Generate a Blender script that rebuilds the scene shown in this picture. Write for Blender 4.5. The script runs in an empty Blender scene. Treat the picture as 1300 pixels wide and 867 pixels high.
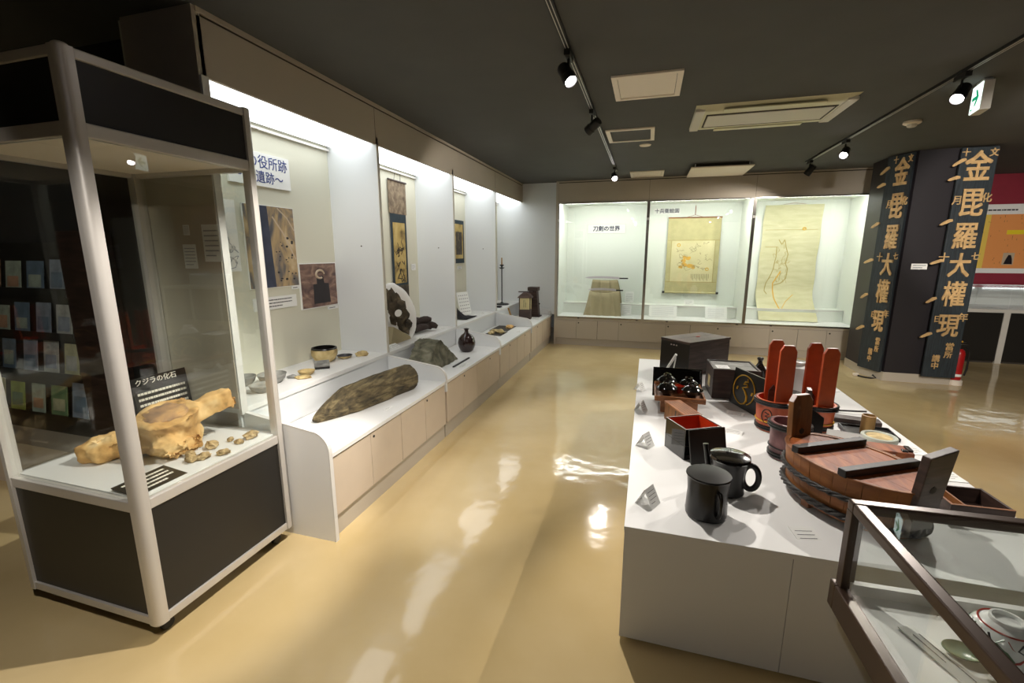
import bpy, bmesh, math, random
from mathutils import Matrix, Vector, noise
R = math.radians
random.seed(7)
SC = bpy.context.scene
COL = SC.collection

# ------------------------------------------------------------------ camera
cd = bpy.data.cameras.new('camera'); cam = bpy.data.objects.new('camera', cd); COL.objects.link(cam)
cd.sensor_width = 36.0; cd.lens = 36.0*573/1300; cd.clip_start = .02
cam.location = (0, 0, 1.5); cam.rotation_euler = (R(90-11.15), 0, R(16.57))
SC.camera = cam
# ------------------------------------------------------------------ world, exposure
w = bpy.data.worlds.new('World'); SC.world = w; w.use_nodes = True
w.node_tree.nodes['Background'].inputs[0].default_value = (.5, .48, .44, 1)
w.node_tree.nodes['Background'].inputs[1].default_value = .05
vs = SC.view_settings
vs.view_transform = 'Standard'; vs.look = 'None'; vs.gamma = 1; vs.use_curve_mapping = False
vs.exposure = 0.12
# light levels (used by the fixtures that carry the lamps)
SPOT_W = 110; SPOT_COL = (1, .93, .85)
NICHE_E = 3.0; CASE_E = 32.0; COOL = (.95, .99, 1.0); CASE_COL = (1.0, 1.0, .97)

# ------------------------------------------------------------------ materials
def lin(c):
    return tuple(((v/255)/12.92 if v/255 <= .04045 else ((v/255+.055)/1.055)**2.4) for v in c)
def base_mat(name):
    m = bpy.data.materials.new(name); m.use_nodes = True
    return m, m.node_tree, m.node_tree.nodes['Principled BSDF']
def pm(name, col, rough=.5, metal=0, var=0, vscale=8, bump=0, bscale=60, spec=.5, coat=0):
    m, nt, p = base_mat(name); c = (*lin(col), 1)
    p.inputs['Base Color'].default_value = c; p.inputs['Roughness'].default_value = rough
    p.inputs['Metallic'].default_value = metal; p.inputs['Specular IOR Level'].default_value = spec
    p.inputs['Coat Weight'].default_value = coat
    tc = nt.nodes.new('ShaderNodeTexCoord')
    if var:
        n = nt.nodes.new('ShaderNodeTexNoise'); n.inputs['Scale'].default_value = vscale; n.inputs['Detail'].default_value = 5
        r = nt.nodes.new('ShaderNodeValToRGB')
        r.color_ramp.elements[0].position = .3; r.color_ramp.elements[1].position = .7
        r.color_ramp.elements[0].color = tuple(v*(1-var) for v in c[:3])+(1,)
        r.color_ramp.elements[1].color = tuple(min(1, v*(1+var)) for v in c[:3])+(1,)
        nt.links.new(tc.outputs['Object'], n.inputs['Vector']); nt.links.new(n.outputs['Fac'], r.inputs[0])
        nt.links.new(r.outputs[0], p.inputs['Base Color'])
    if bump:
        n = nt.nodes.new('ShaderNodeTexNoise'); n.inputs['Scale'].default_value = bscale; n.inputs['Detail'].default_value = 6
        b = nt.nodes.new('ShaderNodeBump'); b.inputs['Strength'].default_value = bump; b.inputs['Distance'].default_value = .01
        nt.links.new(tc.outputs['Object'], n.inputs['Vector']); nt.links.new(n.outputs['Fac'], b.inputs['Height'])
        nt.links.new(b.outputs[0], p.inputs['Normal'])
    return m
def ramp_mat(name, stops, scale=6, stretch=(1, 1, 1), rough=.6, bump=.2, detail=8, dist=.4, coat=0, bdist=.01):
    m, nt, p = base_mat(name)
    tc = nt.nodes.new('ShaderNodeTexCoord'); mp = nt.nodes.new('ShaderNodeMapping'); mp.inputs['Scale'].default_value = stretch
    n = nt.nodes.new('ShaderNodeTexNoise'); n.inputs['Scale'].default_value = scale; n.inputs['Detail'].default_value = detail
    n.inputs['Distortion'].default_value = dist
    r = nt.nodes.new('ShaderNodeValToRGB'); e = r.color_ramp.elements
    while len(e) < len(stops): e.new(.5)
    for i, (pos, c) in enumerate(stops): e[i].position = pos; e[i].color = (*lin(c), 1)
    nt.links.new(tc.outputs['Object'], mp.inputs[0]); nt.links.new(mp.outputs[0], n.inputs['Vector'])
    nt.links.new(n.outputs['Fac'], r.inputs[0]); nt.links.new(r.outputs[0], p.inputs['Base Color'])
    p.inputs['Roughness'].default_value = rough; p.inputs['Coat Weight'].default_value = coat
    if bump:
        b = nt.nodes.new('ShaderNodeBump'); b.inputs['Strength'].default_value = bump; b.inputs['Distance'].default_value = bdist
        nt.links.new(n.outputs['Fac'], b.inputs['Height']); nt.links.new(b.outputs[0], p.inputs['Normal'])
    return m
def emit(name, col, s):
    m = bpy.data.materials.new(name); m.use_nodes = True; nt = m.node_tree; nt.nodes.clear()
    e = nt.nodes.new('ShaderNodeEmission'); e.inputs[0].default_value = (*col, 1); e.inputs[1].default_value = s
    o = nt.nodes.new('ShaderNodeOutputMaterial'); nt.links.new(e.outputs[0], o.inputs[0]); return m
def glass_mat(name, tint=(.97, .985, .975), f0=.04):
    m = bpy.data.materials.new(name); m.use_nodes = True; nt = m.node_tree; nt.nodes.clear(); N = nt.nodes.new; L = nt.links.new
    g = N('ShaderNodeNewGeometry'); d = N('ShaderNodeVectorMath'); d.operation = 'DOT_PRODUCT'
    L(g.outputs['Incoming'], d.inputs[0]); L(g.outputs['Normal'], d.inputs[1])
    def mth(op, a, b=None):
        x = N('ShaderNodeMath'); x.operation = op
        for i, v in enumerate((a, b)):
            if v is None: continue
            if isinstance(v, (int, float)): x.inputs[i].default_value = v
            else: L(v, x.inputs[i])
        return x.outputs[0]
    c = mth('SUBTRACT', 1.0, mth('ABSOLUTE', d.outputs['Value'])); f = mth('ADD', mth('MULTIPLY', mth('POWER', c, 5.0), 1-f0), f0)
    t = N('ShaderNodeBsdfTransparent'); t.inputs[0].default_value = (*tint, 1)
    s = N('ShaderNodeBsdfGlossy'); s.inputs['Roughness'].default_value = .0; s.inputs[0].default_value = (1, 1, 1, 1)
    mx = N('ShaderNodeMixShader'); L(f, mx.inputs[0]); L(t.outputs[0], mx.inputs[1]); L(s.outputs[0], mx.inputs[2])
    o = N('ShaderNodeOutputMaterial'); L(mx.outputs[0], o.inputs[0]); return m
def floor_mat():
    m, nt, p = base_mat('vinyl_floor'); N = nt.nodes.new; L = nt.links.new
    tc = N('ShaderNodeTexCoord'); n = N('ShaderNodeTexNoise'); n.inputs['Scale'].default_value = 1.3; n.inputs['Detail'].default_value = 6
    r = N('ShaderNodeValToRGB'); r.color_ramp.elements[0].color = (*lin((198, 174, 124)), 1); r.color_ramp.elements[1].color = (*lin((212, 190, 144)), 1)
    r.color_ramp.elements[0].position = .35; r.color_ramp.elements[1].position = .65
    L(tc.outputs['Object'], n.inputs['Vector']); L(n.outputs['Fac'], r.inputs[0]); L(r.outputs[0], p.inputs['Base Color'])
    p.inputs['Roughness'].default_value = .085; p.inputs['Specular IOR Level'].default_value = .55
    n2 = N('ShaderNodeTexNoise'); n2.inputs['Scale'].default_value = 3.2; n2.inputs['Detail'].default_value = 2.5
    n3 = N('ShaderNodeTexNoise'); n3.inputs['Scale'].default_value = 60; n3.inputs['Detail'].default_value = 2
    a = N('ShaderNodeMath'); a.operation = 'MULTIPLY_ADD'; a.inputs[1].default_value = .012
    L(tc.outputs['Object'], n2.inputs['Vector']); L(tc.outputs['Object'], n3.inputs['Vector'])
    L(n3.outputs['Fac'], a.inputs[0]); L(n2.outputs['Fac'], a.inputs[2])
    b = N('ShaderNodeBump'); b.inputs['Strength'].default_value = .3; b.inputs['Distance'].default_value = .02
    L(a.outputs[0], b.inputs['Height']); L(b.outputs[0], p.inputs['Normal']); return m

M = {}
M['floor'] = floor_mat()
M['ceiling'] = pm('charcoal_ceiling', (76, 76, 74), .85, var=.06, vscale=3)
M['taupe'] = pm('taupe_panel', (186, 176, 160), .6, var=.03, vscale=2)
M['darkwall'] = pm('dark_wall', (34, 33, 32), .8)
M['grey_wall'] = pm('grey_wall', (120, 112, 100), .8)
M['red'] = pm('crimson_wall', (136, 36, 52), .75, var=.05)
M['white'] = pm('white_laminate', (226, 226, 224), .5)
M['niche'] = pm('niche_white', (220, 223, 224), .55)
M['case_in'] = pm('case_lining', (226, 230, 222), .6)
M['niche_back'] = pm('niche_cloth', (216, 214, 196), .8, bump=.05, bscale=300)
M['door'] = pm('cabinet_beige', (200, 184, 164), .5, var=.02)
M['groove'] = pm('dark_gap', (60, 54, 46), .8)
M['edge'] = pm('white_edge', (214, 212, 208), .45)
M['black'] = pm('black_panel', (34, 32, 29), .38, spec=.4)
M['alu'] = pm('brushed_aluminium', (204, 200, 194), .36, metal=.4)
M['chrome'] = pm('chrome_trim', (170, 164, 156), .22, metal=1)
M['darkmetal'] = pm('black_metal', (30, 29, 28), .45, metal=.3)
M['glass'] = glass_mat('clear_glass')
M['brown_frame'] = pm('bronze_frame', (66, 50, 40), .3, metal=.35)
M['paper'] = pm('white_card', (236, 236, 232), .8)
M['ink'] = pm('print_ink', (50, 50, 56), .8)
M['blue_ink'] = pm('blue_print', (34, 56, 128), .7)
M['navy_ink'] = pm('navy_print', (34, 34, 66), .7)
M['white_ink'] = pm('white_print', (232, 228, 214), .7)
M['gold'] = pm('gilded_relief', (206, 170, 118), .5, metal=.15, var=.2, vscale=25)
M['goldline'] = pm('gold_lacquer', (214, 168, 52), .35, metal=.5)
M['boardblue'] = ramp_mat('weathered_black_board', [(.3, (22, 28, 32)), (.7, (44, 54, 60))], 14, (6, 6, .5), .6, .2)
M['pillar'] = pm('black_pillar', (32, 28, 32), .5)
M['lacquer'] = pm('black_lacquer', (16, 14, 13), .12, coat=.6)
M['lacquer_m'] = pm('matt_black_lacquer', (19, 17, 16), .3)
M['redlac'] = pm('red_lacquer', (196, 56, 22), .3)
M['orangelac'] = pm('orange_lacquer_horn', (172, 70, 30), .38, var=.15, vscale=14)
M['redwood'] = ramp_mat('red_lacquer_cask', [(.3, (150, 62, 34)), (.55, (190, 92, 56)), (.75, (204, 112, 74))], 10, (1, 1, .4), .4, .08)
M['purplelac'] = ramp_mat('worn_purple_cask', [(.3, (70, 34, 36)), (.55, (140, 98, 98)), (.75, (172, 136, 134))], 9, (1, 1, .6), .4, .08)
M['wood'] = ramp_mat('tub_wood', [(.25, (86, 46, 19)), (.5, (142, 86, 40)), (.75, (172, 116, 62))], 5, (1, 1, 5), .55, .15)
M['lidwood'] = ramp_mat('lid_wood', [(.25, (94, 42, 14)), (.5, (142, 72, 27)), (.75, (174, 100, 44))], 9, (3.5, .6, 2), .55, .15)
M['darkwood'] = ramp_mat('dark_box_wood', [(.25, (48, 36, 32)), (.5, (82, 64, 57)), (.75, (104, 84, 76))], 5, (1, 1, 9), .5, .12)
M['darkwood2'] = ramp_mat('smoked_wood', [(.25, (34, 25, 22)), (.5, (58, 42, 36)), (.75, (80, 60, 52))], 6, (1, 1, 7), .45, .12)
M['brownwood'] = ramp_mat('brown_wood', [(.25, (104, 60, 30)), (.5, (140, 88, 48)), (.75, (164, 108, 64))], 6, (1, 1, 7), .5, .1)
M['hornwood'] = ramp_mat('horn_wood', [(.25, (84, 50, 22)), (.5, (122, 78, 38)), (.75, (148, 98, 52))], 7, (5, 5, .8), .5, .12)
M['batten'] = ramp_mat('worn_black_batten', [(.28, (28, 26, 26)), (.66, (44, 41, 40)), (.74, (196, 150, 84))], 16, (1, 1, 1), .5, .2)
M['paleedge'] = pm('pale_bevel', (206, 190, 186), .5, var=.12, vscale=40)
M['rope'] = pm('black_rope', (40, 36, 33), .5, bump=.4, bscale=200)
M['bark'] = ramp_mat('old_stake_wood', [(.28, (40, 34, 22)), (.5, (88, 77, 52)), (.72, (134, 119, 84))], 9, (4, .8, 4), .85, .9, bdist=.03)
M['stone'] = ramp_mat('green_grey_stone', [(.3, (62, 60, 48)), (.5, (104, 102, 84)), (.72, (142, 138, 118))], 12, (1, 1, 1), .9, .9, bdist=.02)
M['fossil'] = ramp_mat('ochre_fossil', [(.25, (104, 84, 44)), (.42, (206, 160, 96)), (.6, (230, 192, 130)), (.78, (242, 218, 170))], 9, (1, 1, 1), .85, .5, bdist=.015)
M['fossil_disc'] = ramp_mat('fossil_disc', [(.3, (120, 100, 84)), (.5, (176, 138, 100)), (.65, (212, 168, 112))], 14, (1, 1, 1), .85, .5)
M['shell'] = ramp_mat('small_fossil', [(.3, (96, 76, 48)), (.55, (190, 164, 118)), (.75, (228, 212, 180))], 30, (1, 1, 1), .85, .4)
M['pottery'] = ramp_mat('buff_pottery', [(.3, (140, 116, 72)), (.55, (206, 184, 130)), (.75, (222, 206, 160))], 12, (1, 1, 1), .7, .3)
M['greypot'] = ramp_mat('grey_pottery', [(.3, (112, 112, 108)), (.7, (160, 160, 154))], 14, (1, 1, 3), .8, .2)
M['vase'] = pm('brown_glaze', (44, 30, 28), .16, coat=.3, var=.2, vscale=20)
M['plaster'] = pm('white_plaster', (232, 232, 230), .85, bump=.2, bscale=30)
M['relic'] = ramp_mat('dark_relic', [(.3, (30, 26, 20)), (.55, (76, 66, 50)), (.75, (122, 108, 82))], 14, (1, 1, 1), .6, .6)
M['rope_brown'] = pm('dark_brown_rope', (48, 36, 30), .75, bump=.6, bscale=90)
M['blackcloth'] = pm('black_cloth', (24, 22, 26), .9)
M['olivecloth'] = pm('olive_cloth', (158, 146, 114), .9, bump=.15, bscale=200)
M['steel'] = pm('sword_steel', (196, 188, 196), .3, metal=.2)
M['silk'] = pm('scroll_silk', (184, 176, 130), .8, var=.08, vscale=10)
M['oldpaper'] = ramp_mat('old_map_paper', [(.3, (200, 192, 144)), (.7, (216, 208, 166))], 3, (1, 1, 1), .85, .03)
M['olpaper3'] = ramp_mat('old_map_paper_b', [(.3, (190, 186, 148)), (.7, (208, 204, 170))], 4, (1, 1, 4), .85, .05)
M['mapline'] = pm('map_line', (166, 150, 92), .8)
M['maporange'] = pm('map_orange', (214, 168, 74), .8)
M['mapink'] = pm('map_ink', (134, 124, 92), .8)
M['brocade'] = ramp_mat('faded_brocade', [(.3, (96, 80, 66)), (.7, (160, 142, 116))], 18, (1, 1, 1), .8, .1)
M['indigo'] = pm('indigo_silk', (44, 58, 66), .8, var=.15, vscale=20)
M['goldpaint'] = ramp_mat('painted_scroll', [(.3, (96, 78, 48)), (.5, (188, 162, 96)), (.7, (206, 184, 122))], 7, (1, 1, 1), .8, .05)
M['photo1'] = ramp_mat('excavation_photo', [(.25, (52, 58, 78)), (.42, (104, 98, 96)), (.55, (176, 150, 110)), (.75, (206, 186, 150))], 3.2, (1, 2.4, 1.2), .35, 0, dist=1.2)
M['photo2'] = ramp_mat('dig_photo', [(.28, (56, 40, 44)), (.5, (120, 92, 82)), (.75, (176, 146, 124))], 9, (1, 1, 2), .35, 0, dist=.8)
M['photodark'] = pm('photo_dark', (34, 28, 32), .4)
M['photolight'] = pm('photo_light', (196, 176, 150), .4)
M['photoblue'] = pm('photo_blue', (56, 62, 82), .4, var=.3, vscale=9)
M['sketch'] = pm('sketch_lines', (150, 156, 160), .8)
M['poster_o'] = pm('poster_orange', (236, 156, 88), .6)
M['poster_y'] = pm('poster_yellow', (238, 206, 92), .6)
M['poster_y2'] = pm('poster_bright_yellow', (240, 214, 40), .6)
M['extred'] = pm('extinguisher_red', (170, 26, 28), .3)
M['ceramic'] = pm('white_ceramic', (226, 226, 224), .2)
M['blueware'] = pm('blue_underglaze', (58, 78, 128), .25)
M['redware'] = pm('red_enamel', (170, 62, 48), .3)
M['greenware'] = pm('green_enamel', (90, 116, 84), .3)
M['darkware'] = pm('dark_enamel', (46, 44, 48), .3)
M['bamboo'] = ramp_mat('bamboo', [(.3, (150, 112, 60)), (.7, (186, 150, 92))], 8, (1, 1, .3), .5, .05)
M['celadon'] = pm('celadon_glaze', (196, 202, 190), .25)
M['exit_green'] = emit('exit_green', (.01, .32, .14), 1.0)
M['exit_white'] = emit('exit_white', (.85, 1, .93), 1.6)
M['lamp'] = emit('lamp_lens', (1, .93, .95), 30)
M['niche_lamp'] = emit('niche_lamp', COOL, NICHE_E)
M['case_lamp'] = emit('case_lamp', CASE_COL, CASE_E)
M['acpanel'] = pm('ac_plastic', (196, 192, 160), .4)
M['whitepanel'] = pm('cream_plastic', (232, 220, 204), .5)
M['plastic'] = pm('grey_plastic', (200, 196, 186), .5)
M['brass'] = pm('brass', (170, 140, 84), .3, metal=.9)
M['paperpanel'] = pm('lantern_paper', (206, 192, 142), .8, var=.06)
for i, c in enumerate([(176, 186, 170), (120, 150, 110), (150, 160, 176), (196, 150, 120), (200, 196, 160), (110, 130, 150), (170, 190, 90), (190, 190, 186)]):
    M['leaf%d' % i] = pm('brochure_%d' % i, c, .5, var=.35, vscale=12)

# ------------------------------------------------------------------ mesh helper
class B:
    def __init__(s, m=None): s.bm = bmesh.new(); s.m = m or Matrix.Identity(4)
    def _v(s, c): return s.bm.verts.new(s.m @ Vector(c))
    def box(s, x0, x1, y0, y1, z0, z1, bev=0):
        b2 = bmesh.new(); bmesh.ops.create_cube(b2, size=1)
        for v in b2.verts: v.co = Vector(((x0+x1)/2+v.co.x*(x1-x0), (y0+y1)/2+v.co.y*(y1-y0), (z0+z1)/2+v.co.z*(z1-z0)))
        if bev: bmesh.ops.bevel(b2, geom=b2.edges[:], offset=bev, segments=2, affect='EDGES', profile=.6)
        return s.merge(b2)
    def merge(s, b2):
        mp = {v: s._v(v.co) for v in b2.verts}
        for f in b2.faces:
            try: s.bm.faces.new([mp[v] for v in f.verts])
            except ValueError: pass
        b2.free(); return s
    def prism(s, pts, d0, d1, ax='z', bev=0):
        # pts: 2-D outline; extruded along ax. ax x: (y,z); y: (x,z); z: (x,y)
        def P(p, d): return {'x': (d, p[0], p[1]), 'y': (p[0], d, p[1]), 'z': (p[0], p[1], d)}[ax]
        b2 = bmesh.new()
        a = [b2.verts.new(P(p, d0)) for p in pts]; b = [b2.verts.new(P(p, d1)) for p in pts]; n = len(pts)
        b2.faces.new(a); b2.faces.new(b[::-1])
        for i in range(n): b2.faces.new((a[i], b[i], b[(i+1) % n], a[(i+1) % n]))
        bmesh.ops.recalc_face_normals(b2, faces=b2.faces[:])
        if bev: bmesh.ops.bevel(b2, geom=b2.edges[:], offset=bev, segments=2, affect='EDGES', profile=.6)
        return s.merge(b2)
    def lathe(s, prof, n=32, c=(0, 0, 0), sx=1, sy=1, cap=True):
        rings = []
        for r, z in prof:
            if r < 1e-5: rings.append([s._v((c[0], c[1], c[2]+z))])
            else: rings.append([s._v((c[0]+r*sx*math.cos(2*math.pi*i/n), c[1]+r*sy*math.sin(2*math.pi*i/n), c[2]+z)) for i in range(n)])
        for a, b in zip(rings, rings[1:]):
            for i in range(n):
                j = (i+1) % n
                if len(a) == 1 and len(b) == 1: continue
                if len(a) == 1: s.bm.faces.new((a[0], b[j], b[i]))
                elif len(b) == 1: s.bm.faces.new((a[i], a[j], b[0]))
                else: s.bm.faces.new((a[i], a[j], b[j], b[i]))
        if cap:
            if len(rings[0]) > 1: s.bm.faces.new(rings[0][::-1])
            if len(rings[-1]) > 1: s.bm.faces.new(rings[-1])
        return s
    def tube(s, pts, r, n=8, closed=False, rads=None):
        pts = [Vector(p) for p in pts]; k = len(pts); rings = []; up = None
        for i, p in enumerate(pts):
            a = pts[(i-1) % k] if (closed or i > 0) else p; b = pts[(i+1) % k] if (closed or i < k-1) else p
            t = (b-a).normalized()
            if up is None: up = Vector((0, 0, 1)) if abs(t.z) < .9 else Vector((1, 0, 0))
            sd = t.cross(up)
            if sd.length < 1e-4: sd = t.cross(Vector((.3, .9, .2)))
            sd.normalize(); u2 = sd.cross(t).normalized(); up = u2
            rr = rads[i] if rads else r
            rings.append([s._v(p+sd*rr*math.cos(2*math.pi*q/n)+u2*rr*math.sin(2*math.pi*q/n)) for q in range(n)])
        m = k if closed else k-1
        for i in range(m):
            a, b = rings[i], rings[(i+1) % k]
            for q in range(n): s.bm.faces.new((a[q], a[(q+1) % n], b[(q+1) % n], b[q]))
        if not closed: s.bm.faces.new(rings[0][::-1]); s.bm.faces.new(rings[-1])
        return s
    def blob(s, c, rad, amp=.15, freq=2, seed=0, sub=3, rot=(0, 0, 0), flat=0):
        b2 = bmesh.new(); bmesh.ops.create_icosphere(b2, subdivisions=sub, radius=1)
        E_ = Matrix.Rotation(rot[2], 4, 'Z') @ Matrix.Rotation(rot[1], 4, 'Y') @ Matrix.Rotation(rot[0], 4, 'X')
        for v in b2.verts:
            d = v.co.copy(); k = 1+amp*noise.fractal(d*freq+Vector((seed*7.1, seed*3.3, seed)), 1, 2, 4)
            q = Vector((d.x*rad[0]*k, d.y*rad[1]*k, d.z*rad[2]*k)); q = E_ @ q
            q += Vector(c)
            if flat and q.z < flat: q.z = flat
            v.co = q
        return s.merge(b2)
    def grid(s, fn, nu, nv):
        g = [[s._v(fn(i/nu, j/nv)) for j in range(nv+1)] for i in range(nu+1)]
        for i in range(nu):
            for j in range(nv): s.bm.faces.new((g[i][j], g[i+1][j], g[i+1][j+1], g[i][j+1]))
        return s
    def poly(s, pts): s.bm.faces.new([s._v(p) for p in pts]); return s

def props(o, label=None, cat=None, group=None, kind=None):
    for k, v in (('label', label), ('category', cat), ('group', group), ('kind', kind)):
        if v: o[k] = v
    return o
def rootmat(o):
    while o.parent: o = o.parent
    return o.matrix_basis
def put(name, me, mat, parent=None, smooth=False, label=None, cat=None, group=None, kind=None):
    me.name = name
    if smooth: me.shade_smooth(); me.set_sharp_from_angle(angle=R(38))
    me.materials.clear()
    if mat: me.materials.append(M[mat])
    o = bpy.data.objects.new(name, me); COL.objects.link(o)
    if parent:
        me.transform(rootmat(parent).inverted()); o.parent = parent
    else:
        xs = [v.co for v in me.vertices]
        lo = [min(v[i] for v in xs) for i in range(3)]; hi = [max(v[i] for v in xs) for i in range(3)]
        c = Vector(((lo[0]+hi[0])/2, (lo[1]+hi[1])/2, lo[2])); me.transform(Matrix.Translation(-c)); o.location = c
        o.matrix_basis = Matrix.Translation(c)
    return props(o, label, cat, group, kind)
def obj(name, b, mat, parent=None, smooth=False, recalc=True, **kw):
    if recalc: bmesh.ops.recalc_face_normals(b.bm, faces=b.bm.faces[:])
    me = bpy.data.meshes.new(name); b.bm.to_mesh(me); b.bm.free()
    return put(name, me, mat, parent, smooth, **kw)
def thing(name, label, cat, loc, rz=0, group=None):
    o = bpy.data.objects.new(name, None); COL.objects.link(o); o.empty_display_size = .05
    o.matrix_basis = Matrix.Translation(Vector(loc)) @ Matrix.Rotation(rz, 4, 'Z')
    return props(o, label, cat, group)
def L2W(o): return o.matrix_basis.copy()
def box(name, mat, parent, x0, x1, y0, y1, z0, z1, bev=0, m=None, **kw):
    return obj(name, B(m).box(x0, x1, y0, y1, z0, z1, bev), mat, parent, **kw)
def remesh(b, voxel, smooth_it=2):
    bmesh.ops.recalc_face_normals(b.bm, faces=b.bm.faces[:])
    me = bpy.data.meshes.new('tmp'); b.bm.to_mesh(me); b.bm.free()
    o = bpy.data.objects.new('tmp', me); COL.objects.link(o)
    r = o.modifiers.new('r', 'REMESH'); r.mode = 'VOXEL'; r.voxel_size = voxel
    s = o.modifiers.new('s', 'SMOOTH'); s.iterations = smooth_it; s.factor = .5
    d = bpy.context.evaluated_depsgraph_get(); m2 = bpy.data.meshes.new_from_object(o.evaluated_get(d))
    bpy.data.objects.remove(o); bpy.data.meshes.remove(me); return m2
def text(name, s, size, mat, parent, mtx, extrude=.0008, bold=0, align='CENTER', res=2, sx=1, fat=0, **kw):
    """real lettering; local x right, y up, z out of the surface"""
    c = bpy.data.curves.new('txt', 'FONT'); c.body = s; c.size = size; c.extrude = extrude; c.offset = bold
    c.align_x = align; c.align_y = 'CENTER'; c.resolution_u = res; c.space_line = .95
    o = bpy.data.objects.new('txt', c); COL.objects.link(o)
    me = bpy.data.meshes.new_from_object(o)
    bpy.data.objects.remove(o); bpy.data.curves.remove(c)
    if fat:
        bm = bmesh.new()
        for i, (fx, fy) in enumerate(((-fat, -fat), (fat, -fat), (fat, fat), (-fat, fat))):
            q = Matrix.Translation((fx, fy, i*max(.0004, extrude*.06))); me.transform(q); bm.from_mesh(me); me.transform(q.inverted())
        bm.to_mesh(me); bm.free()
    me.transform(mtx @ Matrix.Diagonal((sx, 1, 1, 1)))
    return put(name, me, mat, parent, **kw)
def frame(origin, xdir, ydir):
    x = Vector(xdir).normalized(); y = Vector(ydir); y = (y-x*y.dot(x)).normalized(); z = x.cross(y)
    return Matrix.Translation(Vector(origin)) @ Matrix((x, y, z)).transposed().to_4x4()
def lines(name, m, wd, ht, rows, mat, parent, seed=1, margin=.1, thick=.4):
    """rows of fine print too small to read, as short printed dashes"""
    rnd = random.Random(seed); b = B(m)
    for r in range(rows):
        y = ht/2-ht*margin-(r+.5)*ht*(1-2*margin)/rows; h = ht*(1-2*margin)/rows*thick
        x = -wd/2+wd*margin; end = wd/2-wd*margin*(1 if r < rows-1 else 3)
        while x < end:
            l = min(rnd.uniform(.025, .07)*wd, end-x); b.poly([(x, y-h/2, .0006), (x+l*.86, y-h/2, .0006), (x+l*.86, y+h/2, .0006), (x, y+h/2, .0006)]); x += l
    return obj(name, b, mat, parent)
def ribbon(b, pts, w, z0=.0005, z1=.0015):
    for p, q in zip(pts, pts[1:]):
        d = Vector((q[0]-p[0], q[1]-p[1])); 
        if d.length < 1e-6: continue
        n = Vector((-d.y, d.x)).normalized()*w/2; e = d.normalized()*w*.3
        a = [(p[0]-e.x+n.x, p[1]-e.y+n.y), (p[0]-e.x-n.x, p[1]-e.y-n.y), (q[0]+e.x-n.x, q[1]+e.y-n.y), (q[0]+e.x+n.x, q[1]+e.y+n.y)]
        v = [b._v((x, y, z1)) for x, y in a]; b.bm.faces.new(v)
    return b

# ================================================================== SETTING
CZ = 2.59
box('floor', 'floor', None, -6, 7.5, -4, 9, -.05, 0, kind='structure')
box('ceiling', 'ceiling', None, -6, 7.5, -4, 9, CZ, CZ+.05, kind='structure')
box('wall_rear', 'grey_wall', None, -6, 7.5, -4.1, -4, 0, CZ, kind='structure')
box('wall_right', 'grey_wall', None, 7.5, 7.6, -4, 9, 0, CZ, kind='structure')
box('wall_far_left', 'darkwall', None, -6.1, -6, -4, 2, 0, CZ, kind='structure')
box('wall_front_left', 'darkwall', None, -6, -2.475, 1.92, 2.0, 0, CZ, kind='structure')
wr = box('wall_far_right', 'red', None, 2.95, 7.5, 8.4, 8.5, 0, CZ, kind='structure')
# left wall: niches behind, fascia above
FX = -2.02; BX = -2.46; YS = [1.78+1.405*k for k in range(5)]; NZ = 2.30; SH = .69
wl = box('wall_left', 'niche_back', None, BX-.04, BX, 1.78, 8.3, .0, CZ, kind='structure')
box('fascia', 'taupe', wl, FX-.02, FX, 1.78, 7.40, NZ, CZ-.035)
box('ceiling_trim', 'groove', wl, FX-.03, FX-.008, 1.78, 7.40, CZ-.035, CZ-.022)
box('ceiling_trim', 'taupe', wl, FX-.02, FX+.006, 1.78, 7.40, CZ-.022, CZ)
for k in range(1, 3): box('panel_joint', 'groove', wl, FX, FX+.0008, YS[2*k-1]-.0015+1.405*(k-1)*0, YS[2*k-1]+.0015, NZ, CZ-.036)
box('end_wall', 'taupe', wl, BX, FX, 1.76, 1.80, SH, CZ)
box('end_jamb', 'edge', wl, FX, FX+.012, 1.762, 1.80, SH-.03, NZ)
box('end_wall_base', 'taupe', wl, BX, FX, 1.80, 1.815, 0, SH)
for k in range(1, 5):
    y = YS[k]
    if k < 4:
        box('partition', 'niche', wl, BX, FX, y, y+.03, SH, NZ+.05)
        box('partition_edge', 'plastic', wl, FX, FX+.004, y, y+.03, SH-.0, NZ)
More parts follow.
